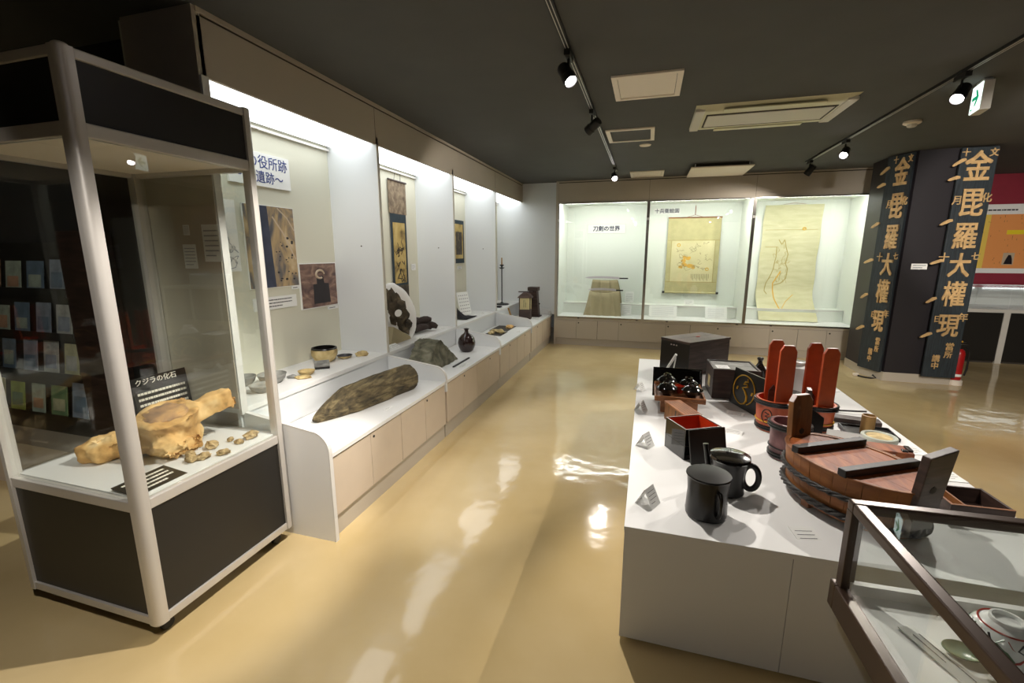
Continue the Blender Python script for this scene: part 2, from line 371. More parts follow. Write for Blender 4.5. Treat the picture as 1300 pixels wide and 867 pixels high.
for k in range(4):
    y0, y1 = YS[k]+(.03 if k else .02), YS[k+1]
    box('niche_shelf', 'white', wl, BX, FX+.003, y0-.03, y1, SH-.03, SH, .003)
    box('niche_riser', 'niche', wl, FX-.03, FX-.008, y0-.03, y1, .486, SH-.03)
    box('niche_ceiling', 'niche', wl, BX, FX-.02, y0, y1, NZ+.052, NZ+.06)
    r = obj('hanging_rail', B().box(BX+.012, BX+.03, y0+.01, y1-.01, NZ-.03, NZ-.015), 'alu', wl)
    obj('rail_hook', B().tube([(BX+.03, (y0+y1)/2-.1+.1*q, NZ-.03) for q in (0, 1)], .004, 6).tube([(BX+.035, (y0+y1)/2-.1, NZ-.02), (BX+.035, (y0+y1)/2-.1, NZ-.06)], .003, 6), 'chrome', wl)
    if 1 <= k+1 < 4: obj('lock_hole', B(Matrix.Translation((FX-.18, y1-.0005, 1.55)) @ Matrix.Rotation(R(90), 4, 'X')).lathe([(0, 0), (.006, 0), (.006, .003), (0, .003)], 10), 'groove', wl)
    names = ['nearest niche with excavation photos', 'niche with tall dark hanging scroll', 'niche with black cloth and propped white board', 'farthest niche with candle stand']
    nl = thing('niche_light', 'bright white ceiling light panel of the '+names[k], 'light', (BX+.2, y0, NZ), 0, 'niche ceiling lights')
    box('diffuser', 'niche_lamp', nl, BX+.035, FX-.024, y0+.005, y1-.005, NZ+.004, NZ+.01)
    box('frame', 'alu', nl, BX+.03, FX-.022, y0+.002, y1-.002, NZ+.011, NZ+.05)
box('end_panel', 'niche', wl, BX, -1.43, 7.40, 7.43, .486, CZ)
# display counters
plc = ['with the pointed wooden stake on top', 'with the grey rock and brown flask on top', 'with the dark tray of shards on top', 'with the little lantern, in the far corner']
for k in range(4):
    y0, y1 = YS[k]+.012, YS[k+1]+.012
    t = thing('display_counter', 'low white-topped beige display counter '+plc[k], 'counter', (-1.75, (y0+y1)/2, 0), 0, 'display counters below the wall niches')
    box('carcass', 'door', t, FX+.0, -1.535, y0+.025, y1-.001, .09, .455)
    box('toe_kick', 'taupe', t, FX, -1.53, y0+.02, y1, 0, .12)
    box('worktop', 'white', t, FX-.006, -1.505, y0+.02, y1-.0, .462, .486, .002)
    box('shadow_gap', 'groove', t, FX, -1.53, y0+.025, y1-.003, .455, .462)
    dw = (y1-y0-.03)/4
    for q in range(4):
        a = y0+.027+dw*q
        d = box('door', 'door', t, -1.535, -1.513, a+.002+(.002 if q == 2 else 0), a+dw-.002, .125, .453, .0015)
        if q in (1, 3):
            obj('lock', B(Matrix.Translation((-1.514, a+.03, .425)) @ Matrix.Rotation(R(90), 4, 'Y')).lathe([(0, 0), (.008, 0), (.008, .004), (.003, .005), (0, .003)], 14), 'darkmetal', d, True)
    pts = [(FX, 0), (-1.498, 0), (-1.498, .50)]+[(-1.598+.1*math.cos(a), .505+.1*math.sin(a)) for a in [R(v) for v in range(0, 91, 10)]]+[(FX, .665)]
    if k: pts = [(x, max(z, .4)) for x, z in pts]
    dv = obj('divider', B().prism(pts, YS[k], YS[k]+.022, 'y'), 'niche' if k else 'white', t)
    rim = [(-1.498, YS[k]+.011, z) for z in ((.0 if not k else .47), .50)]+[(-1.598+.1*math.cos(a), YS[k]+.011, .505+.1*math.sin(a)) for a in [R(v) for v in range(0, 91, 10)]]+[(FX, YS[k]+.011, .665)]
    eb = B()
    for p, q in zip(rim, rim[1:]):
        p, q = Vector(p), Vector(q); n = Vector((-(q-p).z, 0, (q-p).x)).normalized()*-.003
        c = [p+n+Vector((0, s_*.0125, 0)) for s_ in (-1, 1)]+[q+n+Vector((0, s_*.0125, 0)) for s_ in (1, -1)]
        e = [v-n*2 for v in c]
        va = [eb._v(v) for v in c]; vb = [eb._v(v) for v in e]
        eb.bm.faces.new(va); eb.bm.faces.new(vb[::-1])
        for i in range(4): eb.bm.faces.new((va[i], va[(i+1) % 4], vb[(i+1) % 4], vb[i]))
    obj('edge_band', eb, 'edge', dv)
t = thing('end_bracket', 'small rounded white bracket at the far end of the counters', 'bracket', (-1.55, 7.36, .486))
obj('plate', B().prism([(-1.75, .488), (-1.52, .488), (-1.52, .52), (-1.55, .565), (-1.75, .60)], 7.37, 7.395, 'y'), 'white', t)
obj('cap', B().box(-1.56, -1.515, 7.33, 7.395, .488, .545, .008), 'edge', t)

# back wall
BY = 7.31
wb = box('wall_back', 'taupe', None, -1.43, 2.88, BY, BY+.02, 2.262, CZ-.03, kind='structure')
box('ceiling_trim', 'groove', wb, -1.43, 2.88, BY+.005, BY+.015, CZ-.03, CZ-.018)
box('ceiling_trim', 'taupe', wb, -1.43, 2.89, BY-.008, BY+.02, CZ-.018, CZ)
box('corner_post', 'taupe', wb, -1.445, -1.405, BY-.01, BY+.12, 0, CZ)
box('corner_post', 'taupe', wb, 2.855, 2.90, BY-.012, BY+1.1, 0, CZ)
box('sill', 'taupe', wb, -1.43, 2.88, BY-.004, BY+.02, .415, .455)
box('baseboard_back', 'taupe', wb, -1.43, 2.87, BY+.012, BY+.05, 0, .105)
XM = [-1.41, -.04, 1.395, 2.858]
cl = ['holding two swords on a cloth stand', 'holding a hanging map scroll with orange marks', 'holding a tall map that curls onto its floor']
for k in range(3):
    x0, x1 = XM[k], XM[k+1]
    box('panel_joint', 'groove', wb, x1-.002, x1+.001, BY-.0008, BY, 2.27, CZ-.031) if k < 2 else None
    t = thing('wall_display_case', 'built-in glazed wall case '+cl[k], 'display case', ((x0+x1)/2, BY+.4, .46), 0, 'glazed cases in the far wall')
    a, b_ = x0+.012, x1-.012
    box('back_panel', 'case_in', t, a, b_, 8.16, 8.18, .46, 2.30)
    box('side_panel', 'case_in', t, a-.008, a, BY+.03, 8.16, .46, 2.30)
    box('side_panel', 'case_in', t, b_, b_+.008, BY+.03, 8.16, .46, 2.30)
    box('case_floor', 'white', t, a, b_, BY+.02, 8.16, .44, .465)
    box('case_ceiling', 'case_in', t, a, b_, BY+.021, 8.16, 2.285, 2.30)
    box('light_strip', 'case_lamp', t, a+.03, b_-.03, BY+.06, BY+.16, 2.262, 2.284)
    box('rear_step', 'case_in', t, a+.004, b_-.004, 7.86, 8.158, .466, .64)
    box('step_edge', 'edge', t, a+.004, b_-.004, 7.852, 7.86, .625, .645)
    f = B(); z0, z1 = .452, 2.262
    f.box(x0, x0+.02, BY-.012, BY+.02, z0, z1).box(x1-.02, x1, BY-.012, BY+.02, z0, z1)
    f.box(x0+.02, x1-.02, BY-.012, BY+.02, z1-.014, z1).box(x0+.02, x1-.02, BY-.012, BY+.02, z0, z0+.02)
    obj('frame', f, 'chrome', t)
    hb = B()
    for z in (1.98, ): hb.box(x0-.002, x0+.014, BY-.016, BY-.012, z, z+.035).box(x1-.014, x1+.002, BY-.016, BY-.012, z, z+.035)
    obj('hinge', hb, 'edge', t)
    kb = B()
    for x in (x0+.35, x1-.1): kb.box(x, x+.03, BY-.018, BY-.012, z0-.006, z0+.008)
    obj('latch', kb, 'darkmetal', t)
    box('glass_pane', 'glass', t, x0+.021, x1-.021, BY+.002, BY+.008, z0+.021, z1-.015)
    c = thing('base_cabinet', 'taupe base cabinet below the wall case '+cl[k], 'cabinet', ((x0+x1)/2, BY, 0), 0, 'cabinets below the far wall cases')
    box('carcass', 'groove', c, x0-.015, x1+.012, BY+.003, BY+.1, .108, .414)
    dw = (x1-x0-.02)/4
    box('stile', 'taupe', c, x1-.022, x1+.004, BY-.008, BY+.003, .108, .414)
    for q in range(4):
        xa = x0+dw*q
        d = box('door', 'taupe', c, xa+.0015+(.003 if q == 2 else 0), xa+dw-.0015, BY-.012, BY+.003, .112, .412, .001)
        if q in (1, 3): obj('lock', B(Matrix.Translation((xa+.035, BY-.011, .375)) @ Matrix.Rotation(R(90), 4, 'X')).lathe([(0, 0), (.011, 0), (.011, .004), (0, .004)], 14), 'darkmetal', d, True)

# ================================================================== CEILING FITTINGS
def track(x, y0, y1, label):
    t = thing('lighting_track', label, 'track', (x, (y0+y1)/2, CZ-.02), 0, 'ceiling lighting tracks')
    box('rail', 'darkmetal', t, x-.018, x+.018, y0, y1, CZ-.018, CZ-.0005)
    box('conductor_strip', 'alu', t, x-.010, x-.006, y0+.02, y1-.02, CZ-.0195, CZ-.018)
    box('conductor_strip', 'alu', t, x+.006, x+.010, y0+.02, y1-.02, CZ-.0195, CZ-.018)
track(-.48, -2.6, 6.55, 'black lighting track on the ceiling, nearer the wall niches')
track(1.78, -2.6, 6.6, 'black lighting track on the ceiling, nearer the black pillar')
def spot(x, y, aim, label, on=True, watt=None, size=66, z=2.45, color=SPOT_COL):
    t = thing('track_spotlight', label, 'spotlight', (x, y, CZ-.02), 0, 'track spotlights')
    box('adapter', 'darkmetal', t, x-.017, x+.017, y-.06, y+.06, CZ-.05, CZ-.0198, .004)
    p = Vector((x, y, z+.0)); d = (Vector(aim)-p).normalized()
    obj('stem', B().tube([(x, y, CZ-.05), (x, y, z+.012)], .007, 8), 'darkmetal', t, True)
    q = d.to_track_quat('Z', 'Y').to_matrix().to_4x4(); m = Matrix.Translation(p-d*.035) @ q
    obj('lamp_body', B(m).lathe([(0, -.045), (.03, -.045), (.036, -.035), (.036, .03), (.04, .035), (.04, .075), (.034, .075), (.032, .06), (0, .06)], 24), 'darkmetal', t, True)
    l = obj('lens', B(m).lathe([(0, .064), (.031, .064), (.031, .067), (0, .069)], 20), 'lamp' if on else 'darkmetal', t, True)
    if on:
        ld = bpy.data.lights.new('spot_lamp', 'SPOT'); ld.energy = watt or SPOT_W; ld.color = color; ld.spot_size = R(size); ld.spot_blend = .45
        ld.shadow_soft_size = .015
        lo = bpy.data.objects.new('spot_lamp', ld); COL.objects.link(lo); lo.parent = t
        w_ = Matrix.Translation(p+d*.05) @ (-d).to_track_quat('Z', 'Y').to_matrix().to_4x4()
        lo.matrix_basis = t.matrix_basis.inverted() @ w_
spot(-.48, 2.70, (.70, 1.75, .5), 'lit black spotlight nearest the camera on the niche-side track', watt=150)
spot(-.48, 3.78, (-2.3, 5.0, 1.3), 'spotlight turned away towards the niches, middle of the niche-side track', watt=35, size=80)
spot(-.48, 1.76, (-2.05, 1.45, .6), 'added unseen spotlight on the niche-side track above the frame aimed at the fossil case', watt=190, size=52)  # extra lamp added out of view to light the fossil
spot(-.48, 6.24, (.3, 3.4, .45), 'lit spotlight at the far end of the niche-side track', watt=110)
spot(1.78, 3.68, (.35, 2.3, .5), 'lit spotlight beside the green exit sign', watt=110)
spot(1.78, 5.42, (.5, 3.2, .5), 'lit spotlight at the middle of the pillar-side track', watt=110)
spot(1.78, 6.46, (.9, 7.3, 1.0), 'spotlight turned away at the far end of the pillar-side track', watt=45, size=110)
# unseen fixtures put on the same tracks, above and behind the photographer
spot(-.48, 1.0, (-1.7, 3.6, .3), 'added unseen spotlight on the niche-side track above the photographer aimed at the counters', watt=110, size=70)  # added to brighten the counters and the log
spot(-.48, .1, (-1.75, .95, .3), 'added unseen spotlight on the niche-side track above the photographer aimed at the foot of the fossil case', watt=110, size=70)  # added to brighten the near floor and the case posts
spot(-.48, -.8, (.7, 2.0, .2), 'spotlight on the niche-side track behind the photographer aimed at the table', watt=24, size=80)
spot(-.48, -2.0, (-3.8, 1.9, .9), 'added unseen spotlight on the niche-side track behind the photographer aimed at the brochure rack', watt=150, size=32)  # added so the brochures show in the dark corner
spot(1.78, .6, (3.25, 6.2, .9), 'added unseen spotlight on the pillar-side track aimed at the black pillar', watt=380, size=40)  # added to brighten the gilded boards
spot(1.78, -1.2, (3.6, 3.4, 0), 'spotlight on the pillar-side track behind the photographer aimed at the open floor', watt=150, size=62)
spot(1.78, 2.1, (3.2, 3.6, 0), 'added unseen spotlight on the pillar-side track beside the frame aimed at the open floor', watt=130, size=85)  # added to brighten the floor on the right
spot(1.78, 2.6, (4.9, 8.3, 1.5), 'added unseen spotlight on the pillar-side track beside the frame aimed at the red wall', watt=300, size=34)  # added to brighten the poster on the red wall

def access_panel(x0, x1, y0, y1, label, mat='whitepanel', border=.035, drop=.012, open_=False):
    t = thing('ceiling_panel', label, 'ceiling panel', ((x0+x1)/2, (y0+y1)/2, CZ-drop), 0, 'square fittings in the ceiling')
    f = B(); z0, z1 = CZ-drop, CZ-.0005
    f.box(x0, x0+border, y0, y1, z0, z1).box(x1-border, x1, y0, y1, z0, z1).box(x0+border, x1-border, y0, y0+border, z0, z1).box(x0+border, x1-border, y1-border, y1, z0, z1)
    obj('rim', f, 'whitepanel', t)
    box('cover', mat, t, x0+border+.003, x1-border-.003, y0+border+.003, y1-border-.003, CZ-drop*.6, CZ-.0005)
access_panel(-.29, .145, 3.16, 3.63, 'square cream panel flush in the ceiling, nearest the camera')
access_panel(-.44, -.01, 4.45, 4.92, 'ceiling hatch with white rim and dark cover', 'ceiling')
access_panel(-.31, .14, 6.72, 7.2, 'small cream panel flush in the ceiling next to the far wall')
t = thing('hanging_ceiling_panel', 'cream panel hung just below the ceiling in front of the far wall', 'ceiling panel', (.82, 6.75, 2.5))
box('plate', 'whitepanel', t, .45, 1.17, 6.36, 7.12, 2.535, 2.55, .003)
box('collar', 'groove', t, .49, 1.13, 6.40, 7.08, 2.55, CZ-.0005)
hb = B()
for x in (.5, 1.12):
    for y in (6.41, 7.05): hb.box(x-.006, x+.006, y-.012, y-.0, 2.535, CZ-.001)
obj('hanger', hb, 'alu', t)
# air conditioner cassette
t = thing('air_conditioner', 'pale rectangular ceiling cassette air conditioner with black slots', 'air conditioner', (.82, 4.29, 2.56))
x0, x1, y0, y1 = .285, 1.36, 3.94, 4.64
b = B(); z = CZ-.03
b.grid(lambda u, v: (x0+(x1-x0)*(.5+(u-.5)), y0+(y1-y0)*v, CZ-.0005-.03*min(1, 14*min(u, 1-u), 9*min(v, 1-v))), 40, 30)
obj('housing', b, 'acpanel', t, True)
for xa in (x0, x1-.07): box('side_trim', 'plastic', t, xa, xa+.07, y0+.05, y1-.05, z-.003, z+.02, .006)
b = B()
for ya, yb in ((y0+.16, y0+.185), (y1-.185, y1-.16)): b.box(x0+.1, x1-.1, ya, yb, z-.004, z+.004)
for xa in (x0+.09, x1-.1): b.box(xa, xa+.012, y0+.16, y1-.16, z-.004, z+.004)
obj('slot', b, 'groove', t)
for ya in (y0+.03, y1-.10):
    box('louver', 'acpanel', t, x0+.2, x1-.2, ya, ya+.07, z-.007, z+.004, .003)
box('grille', 'plastic', t, x0+.105, x1-.105, y0+.188, y1-.188, z-.007, z+.004, .003)
obj('ceiling_speaker', B().lathe([(0, CZ-.012), (.03, CZ-.012), (.034, CZ-.01), (.055, CZ-.008), (.06, CZ-.001), (0, CZ-.001)], 28, (-.098, 5.15, 0)), 'whitepanel', None, True, label='small round white disc flush in the ceiling beside the hatch', cat='ceiling fitting')
t = thing('smoke_detector', 'round cream smoke detector on the ceiling near the pillar', 'smoke detector', (2.075, 4.9, CZ-.05))
obj('base', B().lathe([(0, CZ-.001), (.062, CZ-.001), (.064, CZ-.018), (.05, CZ-.026), (0, CZ-.026)], 28, (2.075, 4.9, 0)), 'whitepanel', t, True)
obj('chamber', B().lathe([(0, CZ-.026), (.036, CZ-.026), (.034, CZ-.042), (.026, CZ-.048), (0, CZ-.048)], 24, (2.075, 4.9, 0)), 'plastic', t, True)
# exit sign, hung square to the back wall
t = thing('exit_sign', 'small lit exit sign with a green arrow hanging from the ceiling', 'exit sign', (2.02, 3.93, 2.4), R(-12))
m = L2W(t) @ Matrix.Translation((0, 0, -2.4))
box('housing', 'plastic', t, -.022, .03, -.085, .085, 2.40, 2.575, .004, m=m)
box('face', 'exit_white', t, -.027, -.0222, -.08, .08, 2.405, 2.57, m=m)
fm = m @ frame((-.0275, 0, 2.487), (0, -1, 0), (0, 0, 1))
obj('arrow', B(fm).prism([(-.055, -.008), (.012, -.008), (-.01, -.045), (.012, -.045), (.05, .004), (.012, .053), (-.01, .053), (.012, .014), (-.055, .014)], 0, .0015, 'z').prism([(-.06, -.065), (-.035, -.065), (-.035, -.055), (-.06, -.055)], 0, .0015), 'exit_green', t)
box('mounting_plate', 'plastic', t, -.02, .025, -.06, .06, 2.575, CZ-.0005, m=m)

# ================================================================== FREE-STANDING GLASS CASE
x0, x1, y0, y1 = -2.50, -1.735, 1.045, 1.755
t = thing('glass_display_case', 'tall aluminium-framed glass display case on casters holding a large fossil', 'display case', ((x0+x1)/2, (y0+y1)/2, 0))
ZB, ZF, ZH, ZT = .075, .60, 1.90, 2.125
pr = .026
for x, sx in ((x0, 1), (x1, -1)):
    for y, sy in ((y0, 1), (y1, -1)):
        obj('post', B().prism([(x+sx*(pr-pr*math.cos(a)), y+sy*(pr-pr*math.sin(a))) for a in [R(v) for v in range(0, 91, 15)]]+[(x+sx*2*pr*.95, y+0*sy), (x+sx*2*pr*.95, y+sy*.012), (x+sx*.03, y+sy*.03), (x+sx*.012, y+sy*2*pr*.95), (x, y+sy*2*pr*.95)][0:0]+[(x+sx*pr*1.7, y), (x+sx*pr*1.7, y+sy*pr*1.7), (x, y+sy*pr*1.7)], ZB, ZT-.004, 'z'), 'alu', t, True)
        obj('corner_cap', B().lathe([(0, ZT-.005), (.021, ZT-.005), (.02, ZT), (.014, ZT+.004), (0, ZT+.005)], 16, (x+sx*.022, y+sy*.022, 0)), 'alu', t, True)
g = pr*1.7
for za, zb, mt in ((ZB, ZB+.035, 'alu'), (ZF-.045, ZF-.004, 'alu'), (ZH-.04, ZH+.005, 'alu'), (ZT-.035, ZT-.004, 'alu')):
    box('rail', mt, t, x0+g, x1-g, y0+.003, y0+.033, za, zb, .004); box('rail', mt, t, x0+g, x1-g, y1-.033, y1-.003, za, zb, .004)
    box('rail', mt, t, x0+.003, x0+.033, y0+g, y1-g, za, zb, .004); box('rail', mt, t, x1-.033, x1-.003, y0+g, y1-g, za, zb, .004)
for za, zb, nm in ((ZB+.035, ZF-.045, 'base_panel'), (ZH+.005, ZT-.035, 'header_panel')):
    box(nm, 'black', t, x0+g, x1-g, y0+.012, y0+.022, za, zb); box(nm, 'black', t, x0+g, x1-g, y1-.022, y1-.012, za, zb)
    box(nm, 'black', t, x0+.012, x0+.022, y0+g, y1-g, za, zb); box(nm, 'black', t, x1-.022, x1-.012, y0+g, y1-g, za, zb)
box('deck', 'white', t, x0+.034, x1-.034, y0+.034, y1-.034, ZF-.02, ZF)
box('case_ceiling', 'whitepanel', t, x0+.034, x1-.034, y0+.034, y1-.034, ZH-.02, ZH-.01)
box('roof', 'black', t, x0+.034, x1-.034, y0+.034, y1-.034, ZT-.02, ZT-.01)
box('glass_pane', 'glass', t, x0+g+.002, x1-g-.002, y0+.014, y0+.019, ZF-.003, ZH-.041)
box('glass_pane', 'glass', t, x0+g+.002, x1-g-.002, y1-.019, y1-.014, ZF-.003, ZH-.041)
box('glass_pane', 'glass', t, x0+.014, x0+.019, y0+g+.002, y1-g-.002, ZF-.003, ZH-.041)
box('glass_pane', 'glass', t, x1-.019, x1-.014, y0+g+.002, y1-g-.002, ZF-.003, ZH-.041)
for x in (x0+.06, x1-.06):
    for y in (y0+.07, y1-.07):
        c = obj('caster', B(Matrix.Translation((x, y, .025)) @ Matrix.Rotation(R(90), 4, 'Y')).lathe([(0, -.012), (.02, -.012), (.025, -.008), (.025, .008), (.02, .012), (0, .012)], 20), 'darkmetal', t, True)
        obj('fork', B().box(x-.017, x+.017, y-.016, y+.016, .04, ZB+.002, .004), 'darkmetal', c)
# fossil vertebra
b = B(Matrix.Translation((-2.06, 1.43, .70)) @ Matrix.Rotation(R(14), 4, 'X') @ Matrix.Rotation(R(8), 4, 'Y'))
b.lathe([(0, -.10), (.10, -.10), (.115, -.06), (.10, 0), (.118, .07), (.125, .095), (.10, .10), (0, .085)], 28)
b.m = Matrix.Identity(4)
b.blob((-2.25, 1.28, .655), (.105, .07, .06), .35, 1.9, 5, 4, (0, R(-6), R(28)))
b.blob((-2.16, 1.35, .67), (.11, .08, .07), .2, 2.2, 9, 3, (0, R(-8), R(30)))
b.m = Matrix.Translation((-2.02, 1.56, .755)) @ Matrix.Rotation(R(68), 4, 'Z') @ Matrix.Rotation(R(-14), 4, 'Y')
b.prism([(-.13, -.05), (.0, -.03), (.10, -.045), (.135, -.035), (.12, .04), (.0, .03), (-.13, .06)], -.035, .055, 'z')
b.m = Matrix.Identity(4)
b.blob((-1.995, 1.37, .66), (.07, .075, .06), .25, 2.2, 11, 3)
me = remesh(b, .007, 4)
for v in me.vertices:
    k = noise.fractal(v.co*11, .9, 2, 6); k2 = abs(noise.noise(v.co*22)); k3 = noise.fractal(v.co*6, 1, 2, 2); v.co += v.normal*(.010*k-.007*k2+.012*k3)
    if v.co.z < .602: v.co.z = .6015
fo = thing('fossil_vertebra', 'large ochre whale vertebra fossil lying on the white deck of the glass case', 'fossil', (-2.07, 1.43, .6015))
put('bone', me, 'fossil', fo, True)
obj('worn_disc', B().blob((-2.052, 1.408, .789), (.086, .08, .010), .3, 3, 4, 3, (R(14), R(8), 0)), 'fossil_disc', fo, True)
sd = ['pale flat shard', 'lumpy brown shell fossil in the middle', 'rounded buff shell fossil', 'flat pale shell piece', 'small brown pebble fossil', 'oval tan pebble fossil', 'large double-lobed brown fossil', 'twisted beige shell fossil in front']
for i, (x, y, rr) in enumerate(((-1.925, 1.40, .026), (-1.845, 1.40, .03), (-1.915, 1.50, .036), (-1.80, 1.46, .026), (-1.90, 1.585, .02), (-1.835, 1.575, .022), (-1.835, 1.645, .036), (-1.875, 1.365, .03))):
    obj('small_fossil', B().blob((x, y, .601+rr*.42), (rr*1.0, rr*.72, rr*.55), .35, 1.8, 20+i, 3, (0, 0, i*1.3), .6012), 'shell', None, True, label=sd[i]+' beside the whale fossil', cat='fossil', group='small fossils in the glass case')
t = thing('caption_plate', 'black caption plate with white print lying at the front of the fossil case', 'caption', (-1.855, 1.18, .6)); 
m = frame((-1.855, 1.18, .609), (0, 1, .0), (-1, 0, .12))
box('plate', 'black', t, -.1, .1, -.066, .066, -.004, 0, m=m)
lines('print', m, .2, .13, 4, 'white_ink', t, 3, .1, .42)
t = thing('fossil_title_board', 'black board with white title standing behind the whale fossil', 'caption', (-2.33, 1.6, .6))
m = frame((-2.33, 1.61, .76), (0, 1, 0), (-.12, 0, 1))
box('board', 'black', t, -.135, .135, -.155, .14, -.006, 0, m=m)
text('title', 'クジラの化石', .034, 'white_ink', t, m @ Matrix.Translation((-.12, .115, .0008)), align='LEFT')
lines('print', m @ Matrix.Translation((0, -.01, 0)), .27, .19, 6, 'white_ink', t, 5, .06, .42)

# brochure rack against the dark wall behind
t = thing('brochure_rack', 'black brochure rack against the dark wall seen through the glass case', 'rack', (-3.75, 1.86, 0))
box('back_board', 'black', t, -4.6, -3.27, 1.895, 1.915, .02, 1.56)
box('side_panel', 'darkwood2', t, -3.27, -3.0, 1.80, 1.915, 0, 1.62)
box('foot', 'door', t, -4.6, -2.95, 1.70, 1.915, 0, .30)
rows = ((.46, .25), (.745, .255), (1.0, .22), (1.27, .23))
for z, h in rows:
    box('shelf', 'darkmetal', t, -4.6, -3.27, 1.80, 1.895, z-.03, z-.015)
    box('lip', 'darkmetal', t, -4.6, -3.27, 1.795, 1.80, z-.03, z+.02)
cn = ['grey', 'green', 'pale blue', 'orange', 'cream', 'slate blue', 'lime green', 'white']; rn = ['bottom', 'third', 'second', 'top']
for ri, (z, h) in enumerate(rows):
    for ci in range(6):
        k = (ri*3+ci*5) % 8 if ri else (6, 4, 6, 0, 1, 2)[ci]
        x = -4.48+ci*.205+random.uniform(-.01, .01); wd = random.uniform(.125, .155); hh = h*random.uniform(.75, .92)
        m = frame((x, 1.855, z-.01), (1, 0, 0), (0, .14, 1))
        t2 = thing('brochure', '%s brochure, %s from the right in the %s row of the black rack' % (cn[k], ('rightmost', 'second', 'third', 'fourth', 'fifth', 'sixth')[5-ci], rn[ri]), 'brochure', (x, 1.85, z), 0, 'brochures in the rack')
        box('cover', 'leaf%d' % k, t2, -wd/2, wd/2, 0, hh, -.006, 0, m=m)
        box('picture', 'leaf%d' % ((k+3) % 8), t2, -wd*.38, wd*.38, hh*.15, hh*(.5+.06*(ci % 3)), 0, .0008, m=m)
# notices on the niche end wall
for i, (x, z, wd, h, lb) in enumerate(((-2.065, 1.545, .11, .18, 'larger white notice with ruled boxes taped to the niche end wall'), (-2.215, 1.48, .085, .12, 'smaller white notice taped to the niche end wall'), (-2.22, 1.61, .04, .05, 'tiny note taped above the smaller notice'))):
    t = thing('notice', lb, 'notice', (x, 1.758, z-h/2)); m = frame((x, 1.7585, z), (1, 0, 0), (0, 0, 1))
    box('sheet', 'paper', t, -wd/2, wd/2, -h/2, h/2, 0, .001, m=m)
    lines('print', m @ Matrix.Translation((0, 0, .001)), wd, h, 6, 'sketch', t, i, .1, .25)

# ================================================================== NICHE CONTENTS
PX = BX+.006
def wallm(y, z, off=0): return frame((PX+off, y, z), (0, 1, 0), (0, 0, 1))
t = thing('title_panel', 'white title panel with blue Japanese lettering high in the nearest niche', 'sign', (PX, 2.54, 1.93)); m = wallm(2.50, 2.03, .008)
box('board', 'paper', t, -.25, .25, -.105, .105, -.014, 0, m=m)
text('title', '谷の役所跡', .088, 'blue_ink', t, m @ Matrix.Translation((.02, .042, .001)), sx=.95)
text('title', '～ 島遺跡～', .082, 'blue_ink', t, m @ Matrix.Translation((-.02, -.052, .001)), sx=.95)
t = thing('excavation_photo', 'large aerial photo of a trench and sandy dig on the niche wall', 'photograph', (PX, 2.53, 1.26)); m = wallm(2.535, 1.535, .006)
box('board', 'paper', t, -.215, .215, -.272, .272, -.01, 0, m=m)
box('print', 'photo1', t, -.212, .212, -.268, .268, 0, .001, m=m)
b = B(m @ Matrix.Translation((0, 0, .0014)))
b.poly([(-.12, .268, 0), (-.02, .268, 0), (.0, -.268, 0), (-.16, -.268, 0)]); obj('trench_print', b, 'photoblue', t)
b = B(m @ Matrix.Translation((0, 0, .0018)))
rnd = random.Random(4)
for i in range(26):
    x, y = rnd.uniform(.02, .19), rnd.uniform(-.25, .1); r = rnd.uniform(.003, .009)
    b.poly([(x+r*1.5*math.cos(a), y+r*math.sin(a), 0) for a in [k*math.pi/4 for k in range(8)]])
obj('pit_print', b, 'photodark', t, kind='stuff')
b = B(m); ribbon(b, [(.02, .2), (.1, .1), (.2, -.08)], .012, 0, .002); ribbon(b, [(.07, .26), (.15, .2), (.205, .12)], .01, 0, .002); obj('path_print', b, 'photolight', t)
t = thing('dig_photo', 'smaller brown photo of a square dark pit with a pot on the niche wall', 'photograph', (PX, 2.95, 1.08)); m = wallm(2.965, 1.25, .006)
box('board', 'paper', t, -.205, .205, -.172, .172, -.012, 0, m=m)
box('print', 'photo2', t, -.198, .198, -.165, .165, 0, .001, m=m)
obj('pit_print', B(m).prism([(-.075, -.14), (.115, -.14), (.105, .01), (.055, .015), (.045, .07), (-.03, .07), (-.03, .012), (-.07, .01)], .001, .0015), 'photodark', t)
obj('pot_print', B(m @ Matrix.Translation((.01, .085, .0018))).tube([(.045*math.cos(a), .03*math.sin(a), 0) for a in [k*math.pi/8 for k in range(14)]], .009, 5), 'photolight', t)
t = thing('sketch_sheet', 'tall narrow sheet with a pencil sketch map on the niche wall', 'print', (PX, 2.2, 1.39)); m = wallm(2.195, 1.6, .004)
box('sheet', 'paper', t, -.075, .075, -.215, .215, -.003, 0, m=m)
b = B(m); rnd = random.Random(9)
for i in range(9):
    x, y = rnd.uniform(-.05, .05), rnd.uniform(-.18, .16); p = [(x, y)]
    for q in range(6): x = max(-.065, min(.065, x+rnd.uniform(-.03, .03))); y += rnd.uniform(-.035, .02); p.append((x, max(y, -.2)))
    ribbon(b, p, .004, 0, .001)
obj('drawing', b, 'sketch', t)
t = thing('caption_card', 'wide white caption card below the aerial photo', 'caption', (PX, 2.52, 1.12)); m = wallm(2.52, 1.16, .006)
box('card', 'paper', t, -.19, .19, -.042, .042, -.008, 0, m=m); lines('print', m, .38, .085, 3, 'ink', t, 8, .12, .3)
for y, z, wd, lb in ((2.71, 1.252, .07, 'tiny caption strip at the lower right of the aerial photo'), (3.10, 1.062, .12, 'tiny caption strip below the brown pit photo')):
    t = thing('caption_strip', lb, 'caption', (PX, y, z)); m = wallm(y, z, .010)
    box('card', 'paper', t, -wd/2, wd/2, -.012, .012, -.01, 0, m=m); lines('print', m, wd, .024, 1, 'ink', t, 2, .1, .3)

